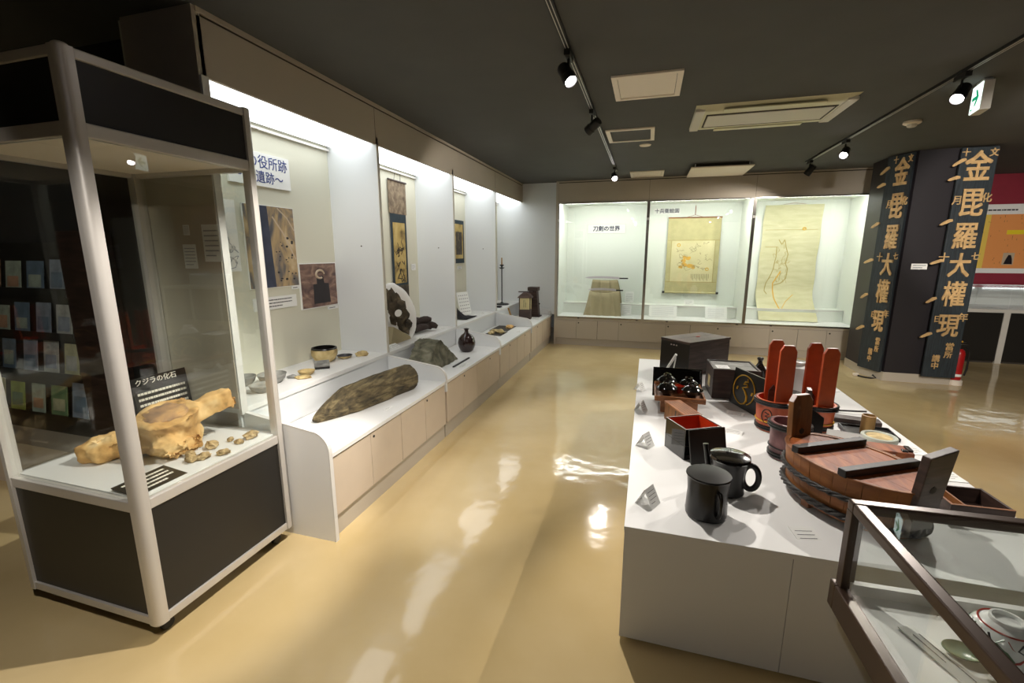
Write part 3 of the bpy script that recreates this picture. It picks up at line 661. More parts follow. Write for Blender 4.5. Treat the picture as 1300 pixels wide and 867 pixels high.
def bowl(name, x, y, z, r, h, mat, label, cat='bowl', inner=None, foot=.5, n=32, group=None):
    t = thing(name, label, cat, (x, y, z), 0, group)
    obj('body', B().lathe([(0, 0), (r*foot, 0), (r*foot*1.05, h*.08), (r*.85, h*.45), (r, h), (r*.95, h), (r*.8, h*.5), (r*.45, h*.16), (0, h*.14)], n, (x, y, z)), mat, t, True)
    if inner: obj('glaze', B().lathe([(0, h*.16), (r*.45, h*.18), (r*.79, h*.52), (r*.94, h*.985), (r*.95, h*1.005), (r*1.005, h*1.005), (r*1.0, h*.93)], n, (x, y, z), cap=False), inner, t, True, recalc=False)
    return t
t = thing('pottery_bowl', 'deep buff pottery bowl with dark inside on the niche shelf', 'bowl', (-2.31, 2.79, SH))
obj('body', B().lathe([(0, 0), (.05, 0), (.075, .02), (.092, .055), (.094, .085), (.088, .108), (.082, .108), (.085, .08), (.07, .025), (0, .02)], 36, (-2.31, 2.79, SH)), 'pottery', t, True)
obj('dark_rim', B().lathe([(0, .022), (.069, .027), (.084, .08), (.081, .1088), (.089, .1088), (.0925, .098)], 36, (-2.31, 2.79, SH), cap=False), 'lacquer_m', t, True, recalc=False)
bowl('small_dish', -2.235, 2.925, SH, .058, .024, 'pottery', 'small buff dish with dark patches beside the deep bowl', 'dish', 'darkware')
obj('sherd', B().blob((-2.15, 3.03, SH+.014), (.05, .024, .026), .35, 1.6, 31, 3, (0, 0, .9), SH+.001), 'pottery', None, True, label='lone brown pottery sherd near the niche partition', cat='sherd')
t = thing('inscribed_tile', 'small tilted inscribed clay tile on a dark rest', 'tile', (-2.19, 2.61, SH)); m = Matrix.Translation((-2.19, 2.61, SH+.027)) @ Matrix.Rotation(.7, 4, 'Z') @ Matrix.Rotation(R(22), 4, 'X')
box('slab', 'greypot', t, -.05, .05, -.035, .035, 0, .014, .004, m=m); box('rest', 'lacquer_m', t, -.05, .05, -.04, .042, -.014, 0, .006, m=m); lines('incised_lines', m @ Matrix.Translation((0, 0, .014)), .1, .07, 4, 'ink', t, 4, .15, .2)
bowl('buff_plate', -2.17, 2.43, SH, .055, .03, 'pottery', 'small stacked buff plate at the shelf edge', 'plate')
obj('sherd', B().blob((-2.13, 2.35, SH+.008), (.05, .032, .013), .3, 1.6, 37, 3, (0, 0, .5), SH+.001), 'pottery', None, True, label='flat buff sherd in front of the stacked plate', cat='sherd')
obj('sherd', B().blob((-2.2, 2.34, SH+.008), (.032, .026, .014), .3, 1.6, 38, 3, (0, 0, .2), SH+.001), 'greypot', None, True, label='small grey sherd behind the flat buff sherd', cat='sherd')
bowl('grey_bowl', -2.36, 2.11, SH, .07, .06, 'greypot', 'grey pottery bowl at the back of the shelf behind the glass case')
bowl('grey_bowl', -2.24, 2.21, SH, .085, .06, 'greypot', 'larger grey pottery bowl on the niche shelf seen beside the case post')
bowl('grey_bowl', -2.15, 2.045, SH, .075, .045, 'greypot', 'low grey pottery bowl at the front of the shelf behind the glass case')

# niche 2 : hanging scroll, relic in plaster, rope bundle
t = thing('hanging_scroll', 'tall dark-bordered hanging scroll with painted gold panel in the second niche', 'scroll', (PX, 4.2, .95)); m = wallm(4.19, 1.55, .01)
box('mount', 'indigo', t, -.15, .15, -.6, .33, -.004, 0, m=m)
box('top_brocade', 'brocade', t, -.165, .165, .33, .645, -.005, .001, m=m)
box('painting', 'goldpaint', t, -.115, .115, -.36, .245, 0, .002, m=m)
box('lower_brocade', 'relic', t, -.148, .148, -.59, -.38, 0, .002, m=m)
b = B(m); rnd = random.Random(5)
for i in range(16):
    x, y = rnd.uniform(-.08, .08), rnd.uniform(-.32, .02); p = [(x, y)]
    for q in range(4): x = max(-.1, min(.1, x+rnd.uniform(-.05, .05))); y = max(-.35, y+rnd.uniform(-.06, .04)); p.append((x, y))
    ribbon(b, p, .01, 0, .0028)
obj('brushwork', b, 'relic', t)
obj('roller', B(m).tube([(-.19, -.605, .01), (.19, -.605, .01)], .016, 12), 'brownwood', t, True)
obj('top_rod', B(m).tube([(-.17, .645, .004), (.17, .645, .004)], .009, 10), 'darkwood2', t, True)
obj('cord', B(m).tube([(-.06, .65, .004), (-.05, .725, .012)], .002, 6).tube([(.06, .65, .004), (.05, .725, .012)], .002, 6), 'rope', t)
t = thing('caption_card', 'small white caption card beside the dark hanging scroll', 'caption', (PX, 4.47, 1.33)); m = wallm(4.47, 1.345, .006)
box('card', 'paper', t, -.045, .045, -.035, .035, -.006, 0, m=m); lines('print', m, .09, .07, 3, 'sketch', t, 4, .15, .25)
t = thing('cradled_relic', 'dark carved relic with a round white tag lying in a tilted white plaster cradle', 'relic', (-2.18, 3.62, SH))
Lx = Vector((-.06, -.52, .85)).normalized(); nz = Vector((.62, -.72, .28)); nz = (nz-Lx*nz.dot(Lx)).normalized()
m = frame((-2.17, 3.65, SH+.265), Lx.cross(nz), Lx)
b = B(m); b.blob((0, -.01, -.035), (.165, .315, .07), .10, 1.6, 41, 4); me = remesh(b, .014, 2); put('cradle', me, 'plaster', t, True)
obj('carving', B(m).blob((-.01, .03, .02), (.088, .215, .04), .3, 2.6, 43, 4), 'relic', t, True)
for q, (cx, cy, rr) in enumerate(((.02, -.11, .035), (-.025, .0, .03), (.03, .11, .04))): obj('carved_knob', B(m).blob((cx, cy, .07), (rr, rr*1.2, .022), .3, 2, 50+q, 3), 'relic', t, True)
obj('tag', B(m @ Matrix.Translation((-.03, .06, .088))).lathe([(0, 0), (.034, 0), (.034, .005), (0, .005)], 20), 'paper', t, True)
obj('prop', B().prism([(3.44, SH+.001), (3.80, SH+.001), (3.78, SH+.03), (3.50, SH+.16)], -2.28, -2.14, 'x'), 'olivecloth', t)
t = thing('rope_bundle', 'bundle of thick dark brown rope with a loop on the niche shelf', 'rope', (-2.22, 4.18, SH))
for i, (dx_, dy_, dz_, l, az, el) in enumerate(((0, 0, .03, .085, 60, 0), (.05, .03, .03, .08, 75, 5), (.02, .10, .03, .08, 50, -5), (-.03, .05, .075, .085, 70, 10), (.03, .09, .08, .075, 40, 15), (0, .0, .085, .07, 80, -12), (.06, .15, .028, .06, 20, 0), (.0, .14, .06, .07, 95, -20))):
    a_, e_ = R(az), R(el); d_ = Vector((math.cos(a_)*math.cos(e_), math.sin(a_)*math.cos(e_), math.sin(e_))); l *= 1.2; c0 = Vector((-2.24+dx_*1.3, 4.03+dy_*1.5, SH+.008+dz_*1.2))
    obj('strand', B().tube([tuple(c0+d_*l*q+Vector((0, 0, .022*(1-q*q)))) for q in (-1, -.6, -.2, .2, .6, 1)], .03, 10, rads=[.02, .032, .037, .037, .032, .02]), 'rope_brown', t, True)
obj('loop', B().tube([(-2.22+.02*math.sin(a), 3.95+.065*math.cos(a), SH+.085+.055*math.sin(a)) for a in [k*math.pi/10 for k in range(20)]], .014, 8, True), 'rope_brown', t, True)
def stand_card(x, y, z, rz, wd, h, label, tilt=20, rows=4, mat='paper', ink='ink'):
    t = thing('caption_card', label, 'caption', (x, y, z), rz)
    m0 = L2W(t); m = m0 @ frame((0, 0, .002), (1, 0, 0), (0, math.sin(R(tilt)), math.cos(R(tilt)))) @ Matrix.Translation((0, h/2, 0))
    box('card', mat, t, -wd/2, wd/2, -h/2, h/2, -.0016, 0, m=m)
    lines('print', m, wd, h, rows+1, ink, t, int(abs(x*100)), .14, .14)
    if tilt > 15:
        m2 = m0 @ frame((0, 2*h*math.sin(R(tilt)), .002), (-1, 0, 0), (0, -math.sin(R(tilt)), math.cos(R(tilt)))) @ Matrix.Translation((0, h/2, 0))
        if tilt < 60: box('rear_flap', mat, t, -wd/2, wd/2, -h/2, h/2, -.0016, 0, m=m2)
    return t
def flat_card(x, y, z, rz, wd, h, label, rows=3, tilt=0):
    t = thing('caption_card', label, 'caption', (x, y, z), rz); m = L2W(t) @ Matrix.Translation((0, 0, .003)) @ Matrix.Rotation(R(tilt), 4, 'X')
    box('card', 'paper', t, -wd/2, wd/2, -h/2, h/2, -.0022, 0, m=m); lines('print', m, wd, h, rows+1, 'ink', t, int(abs(x*77+y*31)), .14, .16)
    return t
flat_card(-2.08, 4.40, SH, R(80), .10, .09, 'white card beside the rope bundle', 3, 12)
flat_card(-2.07, 3.40, SH, R(85), .12, .10, 'white card in front of the plaster cradle', 3, 25)
flat_card(-2.07, 3.93, SH, R(90), .26, .05, 'long white strip in front of the rope bundle', 2)
# niche 3
t = thing('small_scroll', 'small dark framed painting in the third niche', 'painting', (PX, 5.6, 1.36)); m = wallm(5.72, 1.65, .01)
box('mount', 'indigo', t, -.18, .18, -.29, .27, -.006, 0, m=m); box('painting', 'goldpaint', t, -.14, .14, -.23, .22, 0, .002, m=m); box('brush_area', 'relic', t, -.10, .10, -.18, .12, .002, .003, m=m)
t = thing('caption_card', 'small caption card under the third niche painting', 'caption', (PX, 5.74, 1.28)); m = wallm(5.74, 1.30, .006); box('card', 'paper', t, -.07, .07, -.02, .02, -.006, 0, m=m); lines('print', m, .14, .04, 2, 'sketch', t, 3)
t = thing('symbol_board', 'leaning white board printed with rows of small dark marks', 'board', (-2.3, 5.46, SH)); m = frame((-2.29, 5.49, SH+.155), (.30, 1, 0), (-.22, .06, 1))
box('board', 'paper', t, -.115, .115, -.15, .15, -.006, 0, m=m)
b = B(m)
for r_ in range(6):
    for c_ in range(5): b.box(-.085+c_*.04, -.07+c_*.04, -.115+r_*.043, -.106+r_*.043, 0, .001)
obj('marks', b, 'ink', t)
b = B(); b.grid(lambda u, v: (-2.36+.28*u, 5.06+.36*v, SH+.004+max(0, .17*math.exp(-((u-.15)**2)*6-((v-.25)**2)*9)*(1+.2*math.sin(v*23+u*6)))+.006*math.sin(v*31+u*9)**2), 26, 30)
obj('black_cloth', b, 'blackcloth', None, True, label='draped black cloth on the third niche shelf', cat='cloth')
flat_card(-2.12, 5.72, SH, R(90), .22, .09, 'white open sheet with a dark bar on the third niche shelf', 2)
# niche 4
t = thing('candle_stand', 'tall thin black iron candle stand with a pale candle', 'candle stand', (-2.19, 6.80, SH))
c = (-2.19, 6.80, SH)
obj('base', B().lathe([(0, 0), (.11, 0), (.115, .008), (.1, .018), (.03, .024), (.014, .04), (0, .04)], 32, c), 'darkmetal', t, True)
obj('pole', B().tube([(c[0], c[1], SH+.03), (c[0], c[1], SH+.60)], .008, 10), 'darkmetal', t, True)
obj('drip_tray', B().lathe([(0, .56), (.025, .562), (.045, .578), (.04, .582), (.012, .575), (.012, .60), (.035, .615), (.03, .625), (0, .62)], 24, c), 'darkmetal', t, True)
obj('candle', B().lathe([(0, .62), (.012, .62), (.01, .73), (0, .732)], 14, c), 'bamboo', t, True)
bowl('iron_dish', -2.12, 6.42, SH, .055, .02, 'darkmetal', 'small black dish beside the candle stand', 'dish')

# ------------------------------------------------------------ counter exhibits
t = thing('wooden_stake', 'weathered pointed log lying on the nearest counter', 'log', (-1.78, 2.55, .486))
A0, A1 = Vector((-1.885, 2.13, .535)), Vector((-1.70, 2.955, .575)); ax = (A1-A0); Ln = ax.length; ax.normalize()
sd_ = ax.cross(Vector((0, 0, 1))).normalized(); u_ = sd_.cross(ax)
b = B(); rings = []; nR, nS = 46, 40
for i in range(nR+1):
    s_ = i/nR; r0 = .100*min(1, (.10+.90*(s_/.32)**.66)) if s_ < .32 else .100
    if s_ > .985: r0 *= .96
    cen = A0+ax*Ln*s_+Vector((0, 0, -.03*(1-min(1, s_/.32))))
    ring = []
    for q in range(nS):
        a = 2*math.pi*q/nS; d = sd_*math.cos(a)+u_*math.sin(a)
        k = 1+.10*noise.fractal(Vector((math.cos(a)*1.7, math.sin(a)*1.7, s_*3)), 1, 2, 3)+.05*noise.noise(Vector((math.cos(a)*7, math.sin(a)*7, s_*4)))
        p = cen+d*r0*k; p.z = max(p.z, .488); ring.append(b._v(p))
    rings.append(ring)
for i in range(nR):
    for q in range(nS): b.bm.faces.new((rings[i][q], rings[i][(q+1) % nS], rings[i+1][(q+1) % nS], rings[i+1][q]))
b.bm.faces.new(rings[0][::-1])
obj('trunk', b, 'bark', t, True)
b = B(frame(A1, sd_, u_)); ring = [b._v((.094*math.cos(2*math.pi*q/28)*(1+.05*math.sin(q*2.1)), .094*math.sin(2*math.pi*q/28)*(1+.05*math.sin(q*1.3)), -.001)) for q in range(28)]; c_ = b._v((0, 0, -.008))
for q in range(28): b.bm.faces.new((c_, ring[q], ring[(q+1) % 28]))
obj('sawn_end', b, 'darkwood', t)
flat_card(-1.60, 2.50, .486, R(90), .09, .025, 'small white card in front of the pointed log', 1)
t = thing('carved_stone', 'rough green-grey wedge-shaped stone on the second counter', 'stone', (-1.82, 3.62, .486))
b = B(); b.prism([(3.36, .488), (3.93, .488), (3.90, .53), (3.72, .715), (3.62, .70), (3.42, .58)], -1.93, -1.72, 'x')
me = remesh(b, .010, 1)
for v in me.vertices:
    k = noise.fractal(v.co*11, .8, 2, 6); v.co += v.normal*.014*k; v.co.z = max(v.co.z, .4875)
    v.co.x -= (v.co.z-.49)*.35
put('rock', me, 'stone', t, True)
box('dark_base_strip', 'black', None, -1.635, -1.62, 3.62, 4.0, .487, .497, label='thin black bar lying in front of the grey stone', cat='bar')
flat_card(-1.57, 3.72, .486, R(90), .2, .06, 'white card in front of the grey stone', 2)
t = thing('brown_flask', 'round dark brown glazed flask with short neck on the second counter', 'flask', (-1.77, 4.29, .486))
obj('body', B().lathe([(0, 0), (.05, 0), (.068, .015), (.088, .06), (.092, .10), (.082, .14), (.055, .175), (.026, .196), (.02, .21), (.02, .226), (.028, .234), (.028, .242), (.018, .244), (.015, .215), (0, .2)], 40, (-1.77, 4.29, .486)), 'vase', t, True)
flat_card(-1.56, 4.38, .486, R(90), .09, .05, 'white card beside the brown flask', 2)
t = thing('dark_mat', 'dark grey mat lying on the third counter', 'mat', (-1.8, 5.6, .486))
box('sheet', 'groove', t, -1.93, -1.70, 5.22, 5.52, .4868, .490, m=None); box('sheet', 'groove', t, -1.97, -1.72, 5.56, 5.98, .4868, .490)
for i, (x, y, rr, mt, lb) in enumerate(((-1.85, 5.30, .05, 'pottery', 'buff sherd nearest the camera on the dark mat'), (-1.77, 5.42, .06, 'pottery', 'long buff sherd at the front of the dark mat'), (-1.86, 5.47, .045, 'pottery', 'middle buff sherd on the dark mat'), (-1.76, 5.80, .06, 'fossil', 'orange-brown lump at the far end of the dark mat'))):
    obj('sherd', B().blob((x, y, .492+rr*.3), (rr*.8, rr*1.2, rr*.45), .35, 1.7, 60+i, 3, (0, 0, i), .4905), mt, None, True, label=lb, cat='sherd', group='sherds on the dark mat')
t = thing('small_lantern', 'small dark wooden lantern with paper sides and gabled top on the far counter', 'lantern', (-1.80, 6.78, .486), R(8)); m = L2W(t)
for x in (-.09, .075):
    for y in (-.09, .075): box('post', 'darkwood2', t, x, x+.015, y, y+.015, 0, .33, m=m)
box('base', 'darkwood2', t, -.092, .092, -.092, .092, .0, .15, .003, m=m)
for sy in (-.085, .08): box('paper_panel', 'paperpanel', t, -.074, .074, sy, sy+.005, .15, .33, m=m)
for sx in (-.085, .08): box('paper_panel', 'paperpanel', t, sx, sx+.005, -.074, .074, .02 if sx > 0 else .15, .33, m=m)
lines('brush_writing', m @ frame((.0, -.0855, .24), (0, 0, 1), (-1, 0, 0)), .15, .07, 3, 'ink', t, 4, .12, .25)
obj('roof', B(m).prism([(-.115, .33), (.115, .33), (.09, .36), (.03, .41), (-.03, .41), (-.09, .36)], -.11, .11, 'y'), 'darkwood', t)
obj('handle', B(m).box(-.11, .11, -.014, .014, .41, .425, .004), 'darkwood2', t)
t = thing('fire_tool', 'narrow black wooden tower-shaped stand behind the little lantern', 'stand', (-1.73, 7.07, .486)); 
obj('shaft', B().prism([(-1.84, .487), (-1.64, .487), (-1.675, .90), (-1.80, .90)], 7.0, 7.12, 'y'), 'darkwood2', t)
obj('cap', B().box(-1.82, -1.655, 6.98, 7.14, .90, .96, .006), 'darkwood2', t); obj('foot', B().box(-1.85, -1.62, 6.97, 7.15, .487, .505, .003), 'darkwood2', t)
obj('knob', B().blob((-1.63, 7.0, .70), (.014, .014, .014), 0, 1, 1, 2), 'darkmetal', t, True)
obj('bamboo_stick', B().tube([(-1.93, 6.50, .495), (-1.98, 6.46, .68)], .014, 8), 'bamboo', None, True, label='short pale bamboo stick leaning left of the little lantern', cat='stick')
flat_card(-1.60, 6.80, .486, R(90), .12, .06, 'white card in front of the little lantern', 2)
flat_card(-1.57, 5.62, .486, R(90), .12, .05, 'white card in front of the dark mat', 1)

# ------------------------------------------------------------ far wall case contents
t = thing('sword_title', 'white sign with dark Japanese sword title in the left wall case', 'sign', (-.72, 8.15, 1.8)); m = frame((-.725, 8.15, 1.90), (1, 0, 0), (0, 0, 1))
box('board', 'paper', t, -.32, .32, -.075, .075, -.008, 0, m=m)
b = B(m); b.box(-.325, .325, .075, .08, -.008, .002).box(-.325, .325, -.08, -.075, -.008, .002).box(-.325, -.32, -.08, .08, -.008, .002).box(.32, .325, -.08, .08, -.008, .002); obj('border', b, 'plastic', t)
text('title', '刀剣の世界', .092, 'navy_ink', t, m @ Matrix.Translation((0, 0, .001)), fat=.0022)
t = thing('cloth_stand', 'stepped sword stand draped in olive cloth in the left wall case', 'stand', (-.69, 7.75, .465))
prof = [(8.02, .467), (7.97, 1.03), (7.86, 1.05), (7.83, 1.02), (7.80, .86), (7.70, .86), (7.67, .82), (7.58, .467)]
def clothf(u, v):
    s_ = u*(len(prof)-1); i = min(int(s_), len(prof)-2); f = s_-i
    y = prof[i][0]*(1-f)+prof[i+1][0]*f; z = prof[i][1]*(1-f)+prof[i+1][1]*f
    hw = .20+.115*max(0, (1.05-z)/.58)**.9; h = (z-.467)
    a = (v-.5)*2
    return (-.69+hw*a+.012*math.sin(a*9+z*6), y+.012*math.sin(a*14+z*3)*(1.1-h)-.02*(1-abs(a))*math.sin(h*6), max(.468, z-.035*(1-a*a)*(1 if .8 < z < 1.0 else .3)))
obj('cloth', B().grid(clothf, 56, 40), 'olivecloth', t, True)
obj('block', B().box(-.86, -.52, 7.72, 7.95, .467, .80), 'olivecloth', t)
def sword(z, y, xa, xb, label):
    t = thing('sword', label, 'sword', ((xa+xb)/2, y, z), 0, 'swords on the cloth stand'); L_ = xb-xa; b = B(); n = 18
    pts = [(xa+L_*.80*i/n, z+.012*math.sin(math.pi*i/n)) for i in range(n+1)]
    w_ = [.003+.015*min(1, i/2.5) for i in range(n+1)]
    b.prism([(p[0], p[1]+q) for p, q in zip(pts, w_)]+[(p[0], p[1]-q) for p, q in list(zip(pts, w_))[::-1]], y-.003, y+.003, 'y')
    obj('blade', b, 'steel', t); e = pts[-1][0]
    obj('tang', B().box(e, xb, y-.005, y+.005, z-.014, z+.008, .002), 'darkmetal', t)
sword(1.075, 7.88, -1.03, -.31, 'longer bare sword on the upper step of the cloth stand')
sword(.885, 7.73, -.95, -.375, 'bare sword on the lower step of the cloth stand')
stand_card(-.31, 7.75, .466, 0, .16, .17, 'white standing card in front beside the cloth stand', 12, 5)
stand_card(-.28, 7.98, .645, 0, .15, .20, 'white standing card on the rear step beside the swords', 10, 5)
t = thing('map_title', 'small white sign with navy Japanese lettering above the orange-marked map', 'sign', (.25, 8.15, 2.1)); m = frame((.25, 8.15, 2.17), (1, 0, 0), (0, 0, 1))
box('board', 'paper', t, -.21, .21, -.05, .05, -.006, 0, m=m); text('title', '十兵衛絵図', .078, 'navy_ink', t, m @ Matrix.Translation((0, 0, .001)), fat=.001)
t = thing('map_scroll', 'yellowed hanging map scroll with orange marks in the middle wall case', 'scroll', (.69, 8.13, .83)); m = frame((.69, 8.125, 1.45), (1, 0, 0), (0, 0, 1))
box('mount', 'silk', t, -.405, .405, -.60, .61, -.004, 0, m=m); box('map_sheet', 'oldpaper', t, -.33, .33, -.43, .24, 0, .002, m=m)
obj('border_line', B(m).box(-.405, .405, .245, .252, 0, .0015).box(-.405, .405, -.437, -.43, 0, .0015).box(-.34, -.333, -.43, .24, 0, .0015).box(.333, .34, -.43, .24, 0, .0015), 'mapline', t)
b = B(m); rnd = random.Random(3)
for i in range(9):
    x, y = rnd.uniform(-.18, .05), rnd.uniform(-.2, .02); b.poly([(x+rnd.uniform(.02, .05)*math.cos(a), y+rnd.uniform(.02, .045)*math.sin(a), .0032+i*.00005) for a in [k*math.pi/4 for k in range(8)]])
obj('orange_wash', b, 'maporange', t)
b = B(m)
for i in range(26):
    x, y = rnd.uniform(-.22, .22), rnd.uniform(-.22, .18); p = [(x, y)]
    for q in range(5): x += rnd.uniform(-.05, .05); y += rnd.uniform(-.04, .04); p.append((x, y))
    ribbon(b, p, .004, 0, .004)
for i in range(16): x = .0+i*.018; ribbon(b, [(x, -.30), (x+.004, -.37-.02*(i % 3))], .006, 0, .004)
obj('drawing', b, 'mapink', t)
b = B(m)
for x, y in ((-.22, .17), (.24, -.22)): b.tube([(x+.022*math.cos(a), y+.022*math.sin(a), .003) for a in [k*math.pi/8 for k in range(16)]], .006, 5, True)
obj('compass_mark', b, 'goldline', t)
obj('roller', B(m).tube([(-.40, -.61, .004), (.40, -.61, .004)], .016, 12), 'silk', t, True)
for s_ in (-1, 1): obj('roller_knob', B(m).tube([(s_*.40, -.61, .004), (s_*.44, -.61, .004)], .02, 12), 'lacquer', t, True)
obj('top_rod', B(m).tube([(-.41, .61, .004), (.41, .61, .004)], .010, 10), 'brownwood', t, True)
obj('cord', B(m).tube([(-.12, .615, .004), (0, .65, .006), (.12, .615, .004)], .003, 6).tube([(0, .65, .006), (0, .80, .006)], .006, 6), 'brownwood', t)
t = thing('open_booklet', 'white open booklet leaning at the left of the middle wall case', 'booklet', (.28, 7.75, .466)); m = frame((.27, 7.72, .56), (1, 0, 0), (0, .55, 1))
box('pages', 'paper', t, -.215, .215, -.10, .10, -.01, 0, .003, m=m); lines('print', m, .42, .2, 7, 'sketch', t, 6, .1, .15)
t = thing('open_booklet', 'white slanted booklet at the right of the middle wall case', 'booklet', (1.07, 7.75, .466)); m = frame((1.07, 7.72, .56), (1, 0, 0), (.12, .55, 1))
box('pages', 'paper', t, -.16, .16, -.11, .11, -.01, 0, .003, m=m); lines('print', m, .3, .2, 7, 'sketch', t, 7, .1, .15)
stand_card(.68, 7.98, .645, 0, .15, .09, 'small white card on the rear step below the orange-marked map', 15, 3)
t = thing('large_map', 'large yellowed hand-drawn map hanging and curling onto the floor of the right wall case', 'map', (2.08, 8.0, .47))
def mapf(u, v, o=0):
    # v 0 bottom .. 1 top
    x = -.40+.80*u; s_ = v
    if s_ > .32: y = 8.13-.0*s_; z = .95+(s_-.32)/.68*1.27
    else:
        f = (.32-s_)/.32; y = 8.13-.42*f**1.3; z = .95-.475*f**.8+.05*f*(1-f)
    return (2.10+x-.02*(1-v)+.006*math.sin(v*20), y-.004*math.sin(u*9+v*14)-o, z)
obj('sheet', B().grid(mapf, 16, 46), 'olpaper3', t, True)
def mapline(p, w_, mat, nm):
    b = B(); pts = [Vector(mapf(u, v, .003)) for u, v in p]
    for a, c in zip(pts, pts[1:]):
        d = (c-a); n = Vector((d.z, 0, -d.x)).normalized()*w_/2
        b.poly([a+n, a-n, c-n, c+n])
    return b
b = B(); rnd = random.Random(12)
def addl(b, p, w_):
    q = []
    for (a, c), (d, e) in zip(p, p[1:]):
        for i in range(6): q.append((a+(d-a)*i/6, c+(e-c)*i/6))
    q.append(p[-1]); pts = [Vector(mapf(u, v, .004)) for u, v in q]
    for a, c in zip(pts, pts[1:]):
        d = (c-a); n = Vector((d.z, 0, -d.x))
        if n.length < 1e-6: continue
        n = n.normalized()*w_/2; b.poly([a+n, a-n, c-n, c+n])
addl(b, [(.30, .72), (.36, .68), (.40, .72), (.44, .66), (.50, .6), (.48, .52), (.52, .48), (.5, .40), (.42, .36), (.3, .34)], .012)
addl(b, [(.28, .66), (.30, .58), (.27, .48), (.22, .42), (.16, .36), (.15, .30), (.20, .27)], .012)
addl(b, [(.05, .80), (.50, .80), (.95, .80)], .006); addl(b, [(.08, .66), (.30, .66)], .008)
for i in range(26):
    u, v = rnd.uniform(.28, .55), rnd.uniform(.30, .66); p = [(u, v)]
    for q in range(3): u += rnd.uniform(-.05, .05); v += rnd.uniform(-.03, .03); p.append((u, v))
    addl(b, p, .005)
obj('drawing', b, 'mapline', t)
b = B(); addl(b, [(.40, .46), (.28, .36), (.33, .22), (.40, .10)], .016); addl(b, [(.40, .10), (.52, .2), (.66, .27)], .01); obj('orange_road', b, 'maporange', t)
b = B(); mm = frame((2.10+.17, 8.12, 1.86), (1, 0, 0), (0, 0, 1)); b.m = mm; b.tube([(.02*math.cos(a), .02*math.sin(a), .004) for a in [k*math.pi/8 for k in range(16)]], .006, 5, True); obj('compass_mark', b, 'goldline', t)
obj('hanging_cord', B().tube([(1.95, 8.12, 2.225), (2.1, 8.12, 2.245), (2.25, 8.12, 2.225)], .003, 6), 'brownwood', t)
flat_card(2.42, 7.62, .466, 0, .12, .05, 'small white card lying in front of the large curling map', 1)

# ================================================================== PILLAR AND RIGHT SIDE
pp = [(2.757, 6.247), (3.40, 6.247), (3.40, 7.0), (2.63, 7.0), (2.63, 6.56)]
t = obj('pillar', B().prism(pp, .105, CZ, 'z'), 'pillar', None, kind='structure')
cx_, cy_ = 3.09, 6.6
obj('baseboard_pillar', B().prism([(cx_+(x-cx_)*1.012, cy_+(y-cy_)*1.012) for x, y in pp], 0, .105, 'z'), 'taupe', t)
def signboard(m, W, label, loc, sx=1, dx=0):
    t = thing('signboard', label, 'signboard', loc, 0, 'gilded boards on the pillar')
    box('board', 'boardblue', t, -W/2, W/2, .10, 2.575, -.03, .0, .004, m=m)
    for s_, z, sz in (('金', 2.36, .32), ('毘', 2.00, .31), ('羅', 1.655, .30), ('大', 1.345, .27), ('權', 1.03, .29), ('現', .685, .27)):
        text('character', s_, sz, 'gold', t, m @ Matrix.Translation((dx, z, .006)), extrude=.006, fat=.005, sx=sx*.74)
    for s_, x, z, sz in (('文', .115, 2.51, .085), ('化', .125, 2.06, .10), ('七', .125, 1.455, .085), ('年', .12, .79, .10), ('十', -.12, 2.52, .085), ('月', -.125, 2.04, .10), ('十', -.15, 1.44, .11), ('日', -.11, .765, .08), ('當', .05, .455, .095), ('所', .05, .365, .085), ('講', -.055, .315, .085), ('中', -.055, .23, .085)):
        text('character', s_, sz, 'gold', t, m @ Matrix.Translation((x*sx+dx, z, .005)), extrude=.004, fat=.0015, sx=sx*.9)
    for (x, z, l, a) in ((-.17, 2.43, .13, 24), (-.19, 2.27, .11, 6), (-.19, 1.82, .12, 18), (-.21, 1.40, .13, 12), (-.2, .98, .11, 24), (-.19, .585, .12, 20)):
        mm = m @ Matrix.Translation((x, z, .006)) @ Matrix.Rotation(R(a), 4, 'Z')
        obj('brush_stroke', B(mm).prism([(-l/2, -.012), (-l/2+.02, -.022), (l/2, -.008), (l/2, .014), (l/2-.03, .024), (-l/2+.02, .004)], -.006, .006, 'z'), 'gold', t)
signboard(frame((3.243, 6.16, 0), (1, 0, 0), (0, 0, 1)), .31, 'tall dark board with gilded Japanese characters facing the room on the pillar', (3.243, 6.16, .1))
dx, dy = (2.757-2.63), (6.247-6.56); n_ = Vector((dy, -dx, 0)).normalized()
mid = Vector((2.694, 6.403, 0))+n_*.05
signboard(frame(mid, (dx, dy, 0), (0, 0, 1)), .31, 'tall dark board with gilded Japanese characters on the angled left side of the pillar', (mid.x, mid.y, .1), .74, .045)
m = frame((2.925, 6.244, 1.345), (1, 0, 0), (0, 0, 1)); t = thing('caption_card', 'small white caption card on the pillar between the two boards', 'caption', (2.925, 6.24, 1.31))
box('card', 'paper', t, -.075, .075, -.032, .032, 0, .004, m=m); lines('print', m @ Matrix.Translation((0, 0, .004)), .15, .064, 2, 'sketch', t, 3)
t = thing('fire_extinguisher', 'red fire extinguisher on a white round stand beside the pillar', 'fire extinguisher', (3.475, 6.30, 0))
c = (3.475, 6.30, 0)
obj('cylinder', B().lathe([(0, .06), (.05, .06), (.052, .07), (.052, .36), (.042, .40), (.02, .42), (0, .42)], 28, c), 'extred', t, True)
obj('valve', B().lathe([(0, .42), (.018, .42), (.018, .46), (0, .47)], 14, c).box(3.445, 3.535, 6.285, 6.315, .455, .47).box(3.445, 3.525, 6.288, 6.312, .485, .495), 'darkmetal', t)
obj('safety_pin', B().blob((3.465, 6.28, .505), (.014, .014, .014), 0, 1, 1, 2), 'goldline', t, True)
